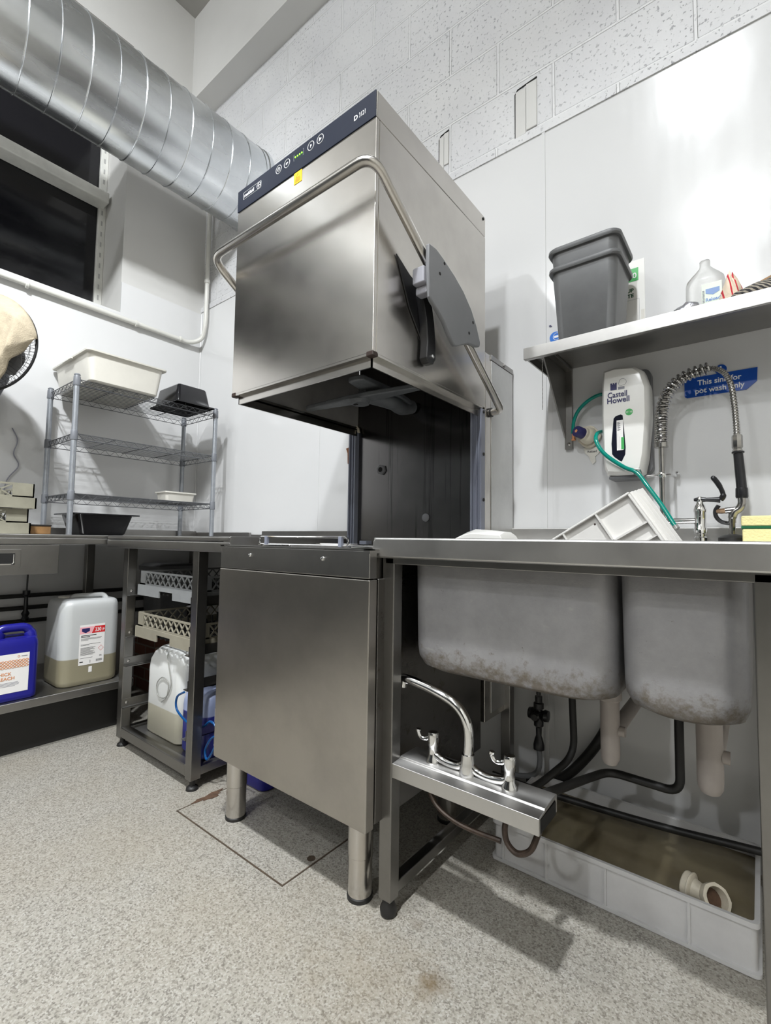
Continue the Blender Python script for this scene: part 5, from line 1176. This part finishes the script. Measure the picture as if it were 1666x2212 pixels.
# things at the right end of the shelf
b_ = thing('plastic_bottle', 'clear shouldered plastic bottle with pale green label on the wall shelf', 'bottle', (2.888, -0.125, 1.5165))
m = MB(); cx, cy = 2.886, -0.125
lv = [(1.5168, 0.044, 0.028), (1.522, 0.047, 0.031), (1.60, 0.047, 0.031), (1.63, 0.0465, 0.0305), (1.642, 0.044, 0.028), (1.655, 0.034, 0.022), (1.668, 0.022, 0.016), (1.678, 0.014, 0.013), (1.684, 0.0125, 0.0125), (1.697, 0.0125, 0.0125), (1.700, 0.010, 0.010)]
m.loft([[(x, y, z) for x, y in rrect(cx - a, cx + a, cy - b, cy + b, min(a, b) * 0.7, 6)] for z, a, b in lv]); m.build('bottle_body', 'bottle', b_, ang=1.2)
lb = MB().box(2.879, 2.925, -0.1575, -0.1565, 1.522, 1.618).build('bottle_label', 'label_green', b_)
MB().prism([(2.888, -0.1577, 1.602), (2.920, -0.1577, 1.602), (2.920, -0.1577, 1.590), (2.905, -0.1577, 1.583), (2.888, -0.1577, 1.590)], (0, -0.0004, 0)).build('label_shield', 'label_blue', lb)
text('Reload', 0.0125, (2.9045, -0.1577, 1.567), FY, 'label_blue', lb, align='CENTER', bold=0.0004)
m = MB()
for k in range(14): m.box(2.8805, 2.8855, -0.158, -0.1574, 1.545 + k * 0.004, 1.5472 + k * 0.004)
m.build('barcode', 'grey_ink', lb)
def lump(name, cx, cy, z0, hx, hy, h, mat, amp, seed, label, cat, n=26, k=9):
    random.seed(seed); m = MB(); rings = []
    pf = [(0.0, 0.9), (0.15, 1.0), (0.4, 0.98), (0.65, 0.85), (0.85, 0.55), (0.97, 0.2)]
    ph = [random.uniform(0, 6) for _ in range(6)]
    for f, s in pf:
        rings.append([(cx + hx * s * math.cos(a) * (1 + amp * math.sin(3 * a + ph[0] + 4 * f) + amp * 0.6 * math.sin(7 * a + ph[1] - 6 * f)), cy + hy * s * math.sin(a) * (1 + amp * math.sin(4 * a + ph[2] + 5 * f)), z0 + h * f * (1 + amp * 0.8 * math.sin(2 * a + ph[3]) + amp * 0.4 * math.sin(5 * a + ph[4]))) for a in [2 * PI * q / n for q in range(n)]])
    m.loft(rings); o = m.build(name, mat, None, ang=1.0); single(o, label, cat); return o
lump('foil_ball', 2.848, -0.215, 1.5164, 0.032, 0.028, 0.034, 'foil', 0.16, 3, 'crumpled ball of foil at the shelf edge left of the bottle', 'foil')
lump('striped_cloth', 2.945, -0.160, 1.5164, 0.026, 0.026, 0.105, 'striped_cloth', 0.14, 5, 'bundled cream cloth with red stripes beside the bottle', 'cloth')
lump('checked_cloth', 3.02, -0.215, 1.5164, 0.075, 0.035, 0.042, 'check_cloth', 0.10, 8, 'dark checked cloth rolled along the front of the wall shelf', 'cloth', n=40)
lump('sack', 3.05, -0.115, 1.5164, 0.085, 0.05, 0.100, 'wood', 0.06, 11, 'brown fabric bundle behind the checked cloth on the shelf', 'bundle', n=40)

# signs on the wall
yw = -0.0085
s_ = thing('pot_wash_sign', 'blue plastic sign about pot washing behind the spray hose', 'sign', (2.91, yw, 1.34))
MB().prism([(2.818, yw, 1.348), (2.824, yw, 1.343), (2.970, yw, 1.343), (2.994, yw, 1.364), (2.996, yw, 1.403), (2.84, yw, 1.403), (2.818, yw, 1.395)], (0, -0.003, 0)).build('sign_board', 'blue_sign', s_)
rd = MB().lathe([(0.0145, 0), (0.0145, 0.003)], (2.9105, yw, 1.4145), (0, -1, 0), 28).build('sign_disc', 'blue_sign', s_)
MB().prism([(2.9085, yw - 0.003, 1.424), (2.9125, yw - 0.003, 1.424), (2.9115, yw - 0.003, 1.411), (2.9095, yw - 0.003, 1.411)], (0, -0.0006, 0)).lathe([(0.002, 0), (0.002, 0.0006)], (2.9105, yw - 0.003, 1.4065), (0, -1, 0), 12).build('exclamation_mark', 'white_ink', rd)
text('This sink for', 0.0225, (2.905, yw - 0.003, 1.377), FY, 'white_ink', s_, align='CENTER', bold=0.0004, sx=0.94)
text('pot wash only', 0.0225, (2.905, yw - 0.003, 1.3525), FY, 'white_ink', s_, align='CENTER', bold=0.0004, sx=0.94)
s_ = thing('cleaning_poster', 'laminated wall notice with a green numbered heading, half hidden behind the bins', 'poster', (2.62, yw, 1.52))
MB().box(2.53, 2.715, yw - 0.0015, yw, 1.52, 1.832).build('poster_sheet', 'white_gloss', s_, bevel=0.0004)
MB().box(2.60, 2.697, yw - 0.0022, yw - 0.0015, 1.762, 1.806).build('heading_block', 'green_sign', s_, bevel=0.0003)
text('. 10', 0.026, (2.692, yw - 0.0022, 1.772), FY, 'white_ink', s_, align='RIGHT', bold=0.0003)
text('-UP', 0.017, (2.682, yw - 0.0017, 1.727), FY, 'green_ink', s_, align='RIGHT', bold=0.0006)
text('ATE', 0.017, (2.682, yw - 0.0017, 1.709), FY, 'green_ink', s_, align='RIGHT', bold=0.0006)
m = MB(); m.tube([(2.60, yw - 0.0018, 1.700), (2.698, yw - 0.0018, 1.700), (2.698, yw - 0.0018, 1.53)], 0.0005, 4); m.build('box_outline', 'grey_ink', s_)
MB().box(2.703, 2.713, yw - 0.0018, yw - 0.0015, 1.55, 1.66).build('side_strip', 'cream', s_)
s_ = thing('mask_sign', 'small round blue mandatory sign on the wall left of the bins', 'sign', (2.42, yw, 1.62))
MB().lathe([(0.0205, 0), (0.0205, 0.002)], (2.424, yw, 1.640), (0, -1, 0), 30).build('sign_disc', 'blue_round', s_)
MB().torus((2.429, yw - 0.0022, 1.642), (0, 1, 0), 0.0125, 0.0009, 24, 5).box(2.420, 2.438, yw - 0.003, yw - 0.002, 1.637, 1.645).build('mask_mark', 'white_ink', s_)
MB().box(2.401, 2.409, yw - 0.0006, yw, 1.687, 1.690).box(2.403, 2.412, yw - 0.0006, yw, 1.683, 1.6855).build('small_print', 'navy_ink', s_)
